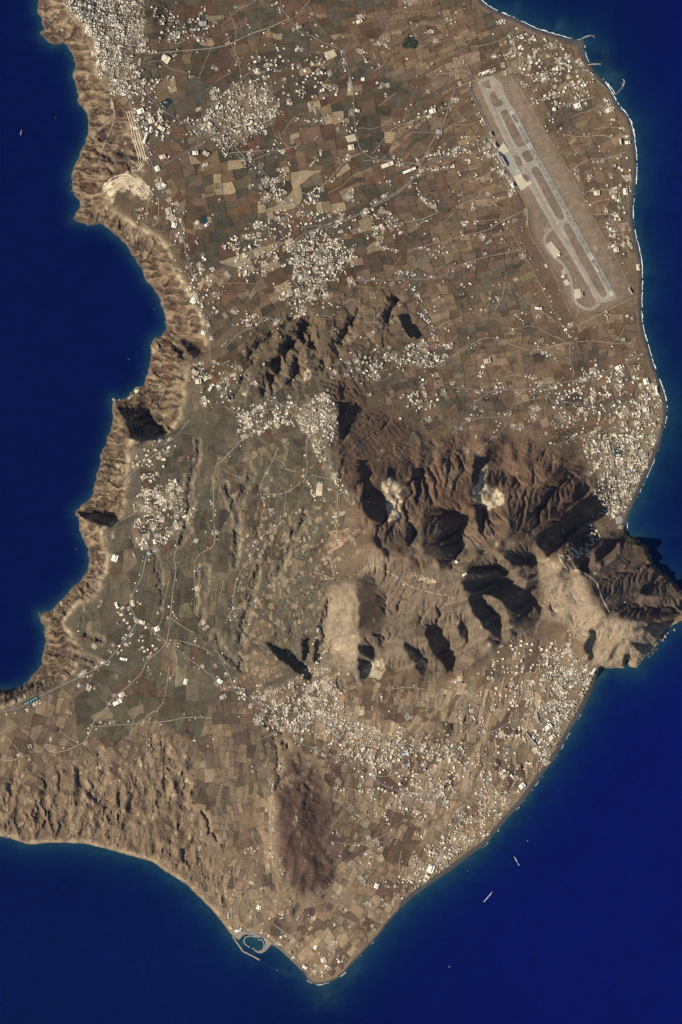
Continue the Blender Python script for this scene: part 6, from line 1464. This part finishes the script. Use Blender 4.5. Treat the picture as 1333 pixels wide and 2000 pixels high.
boat(1005.5,1674,15,hd(1005,1673,1014,1690),'white motor boat trailing a wake, heading for the southern shore'); wake(1006,1675.5,1014,1690,1.8,1.6,.5)
boat(960.5,1743,15,hd(960,1743,946,1761),'white motor boat running seaward with a straight wake'); wake(960,1745,945,1762,1.7,1.6,.55)
boat(41,262,16,math.radians(80),'white boat under the western caldera cliffs with a short wake'); wake(41,261,42.5,254,1.6,.8,.4)
boat(109,230,10,.3,'small white boat nearest the western caldera shore'); boat(1030.5,1642.5,12,1.2,'white boat anchored off the southern beach')
boat(878,1888,14,2.0,'white boat far out south-east of the point'); boat(542,1894.5,12,.2,'white boat lying outside the small harbour mouth'); boat(914,1701,9,1.0,'tiny white boat close to the southern shore strip')
boat(252,702,11,.5,'white boat off the ferry quay in the caldera'); boat(302,604,9,.2,'tiny white boat in the caldera bay corner')
boat(149,1072,10,.3,'small grey-white boat below the rim village cliffs'); boat(1273,1252,9,1.0,'small boat close under the headland cliff')
boat(233,781,20,.6,'ferry tender moored inside the quay under the cliff')
ring = [(503,1831),(495,1829),(489,1828),(484,1829),(480,1831),(478,1834),(477,1837),(477,1840),(478,1843),(480,1845),(483,1847),(486,1849),(488,1850)]
ring2 = [(493,1852),(496,1854),(499,1856),(503,1858),(507,1858),(511,1857),(514,1854),(516,1851),(516,1847),(516,1844),(515,1840),(513,1837),(510,1835),(507,1835),(504,1837)]
for rg, lab in ((ring, 'floating pontoon curving round the west of the harbour basin'), (ring2, 'floating pontoon curving round the east of the harbour basin')):
    tag(ribbon('pontoon', rg, 5, M_GREY, .9, 1, flat=0, thick=.7), lab, 'pontoon')
    for k, (x, y) in enumerate(resample(rg, 2.4)):
        if k % 5 == 4: continue
        cxm, cym = (497, 1843)
        a = math.atan2(y - cym, x - cxm); sg = -1 if k % 2 else 1
        boat(x + math.cos(a) * 1.1 * sg, y + math.sin(a) * 1.1 * sg, random.uniform(7, 10.5), -a, 'small white boat moored along the harbour pontoons', 'boats moored in the harbour')

# ------------------------------------------------------------------ airliner on the apron
al = empty('airliner', (WX(1012), WY(333.5), float(HT(1012, 333)) + 5.8), math.radians(10)); tag(al, 'white airliner parked on the airfield apron', 'aircraft')
def part(nm, V, F, m): mesh_obj(nm, V, F, m, parent=al)
prof = [(-19,.3),(-17,1.0),(-12,1.9),(-5,2),(8,2),(14,1.9),(17,1.3),(18.5,.3)]
V = [(x, r*math.cos(t_*math.pi/4), r*math.sin(t_*math.pi/4)) for x, r in prof for t_ in range(8)]
F = [(k*8+t_, k*8+8+t_, k*8+8+(t_+1)%8, k*8+(t_+1)%8) for k in range(len(prof)-1) for t_ in range(8)]
part('fuselage', V, [f[::-1] for f in F], M_PAINT)
def wing(pts, z, th):
    n_ = len(pts); V = [(x, y, z) for x, y in pts] + [(x, y, z + th) for x, y in pts]
    return V, [tuple(range(n_, 2*n_)), tuple(range(n_))[::-1]] + [(k, (k+1) % n_, (k+1) % n_ + n_, k + n_) for k in range(n_)]
for s_ in (-1, 1):
    pts = [(5, 1.5*s_), (-3, 17*s_), (-5, 17*s_), (-4, 1.5*s_)]
    part('wing', *wing(pts if s_ < 0 else pts[::-1], -1.2, .5), M_PAINT)
    pts = [(-13, .5*s_), (-17.5, 6*s_), (-18.8, 6*s_), (-17.5, .5*s_)]
    part('tailplane', *wing(pts if s_ < 0 else pts[::-1], .6, .3), M_PAINT)
    part('engine', [(x, 5.6*s_ + .9*math.cos(t_*math.pi/3), -1.9 + .9*math.sin(t_*math.pi/3)) for x in (0.5, 4.5) for t_ in range(6)], [(t_, 6+t_, 6+(t_+1)%6, (t_+1)%6) for t_ in range(6)] + [tuple(range(6)), tuple(range(11,5,-1))], M_GREY)
part('tail_fin', [(-13,-.2,1.5),(-18.5,-.2,1.2),(-19,-.2,7.5),(-17,-.2,7.5),(-13,.2,1.5),(-18.5,.2,1.2),(-19,.2,7.5),(-17,.2,7.5)], [(0,1,2,3),(7,6,5,4),(0,4,5,1),(1,5,6,2),(2,6,7,3),(3,7,4,0)], M_BLUE)

# ------------------------------------------------------------------ water works with round settling tanks
ww = empty('water_works', (WX(61), WY(1369), float(HT(61, 1369)) + 3.0), math.radians(26)); tag(ww, 'dark walled basin with a row of pale blue tanks on the clifftop', 'water works')
o = bpy.data.objects.new('basin', unit_box('basin', M_RESV, -70, 70, -16, 16, -8, 0)); o.parent = ww; C.objects.link(o)
for k in range(5):
    bmx = bmesh.new(); bmesh.ops.create_cone(bmx, segments=14, radius1=8, radius2=8, depth=3, cap_ends=True)
    me = bpy.data.meshes.new('tank'); bmx.to_mesh(me); bmx.free(); me.materials.append(M_POOL if k % 2 else M_APRG)
    o = bpy.data.objects.new('tank', me); o.parent = ww; o.location = (-48 + 24 * k, 0, 1.2); C.objects.link(o)
tk = empty('storage_tank', (WX(1083), WY(213), float(HT(1083, 213)))); tag(tk, 'round cream storage tank east of the runway fence', 'tank')
bmx = bmesh.new(); bmesh.ops.create_cone(bmx, segments=24, radius1=17, radius2=17, depth=14, cap_ends=True)
me = bpy.data.meshes.new('tank_wall'); bmx.to_mesh(me); bmx.free(); me.materials.append(M_CREAM); o = bpy.data.objects.new('tank_wall', me); o.parent = tk; o.location = (0, 0, 5); C.objects.link(o)
bmx = bmesh.new(); bmesh.ops.create_cone(bmx, segments=24, radius1=16.5, radius2=2, depth=3, cap_ends=True)
me = bpy.data.meshes.new('tank_roof'); bmx.to_mesh(me); bmx.free(); me.materials.append(M_CREAM); o = bpy.data.objects.new('tank_roof', me); o.parent = tk; o.location = (0, 0, 13.6); C.objects.link(o)
# rock knoll beside the tank
V, F = BL[2]
kn = mesh_obj('rock_knoll', np.concatenate([V * (24, 44, 30), BL[3][0] * (16, 24, 20) + (-6, -46, 0)]) + (WX(1074), WY(222), 2), np.concatenate([F, BL[3][1] + len(V)]), M_ROCKD)
tag(kn, 'steep dark rock knoll west of the round cream tank', 'rock')
print('done')
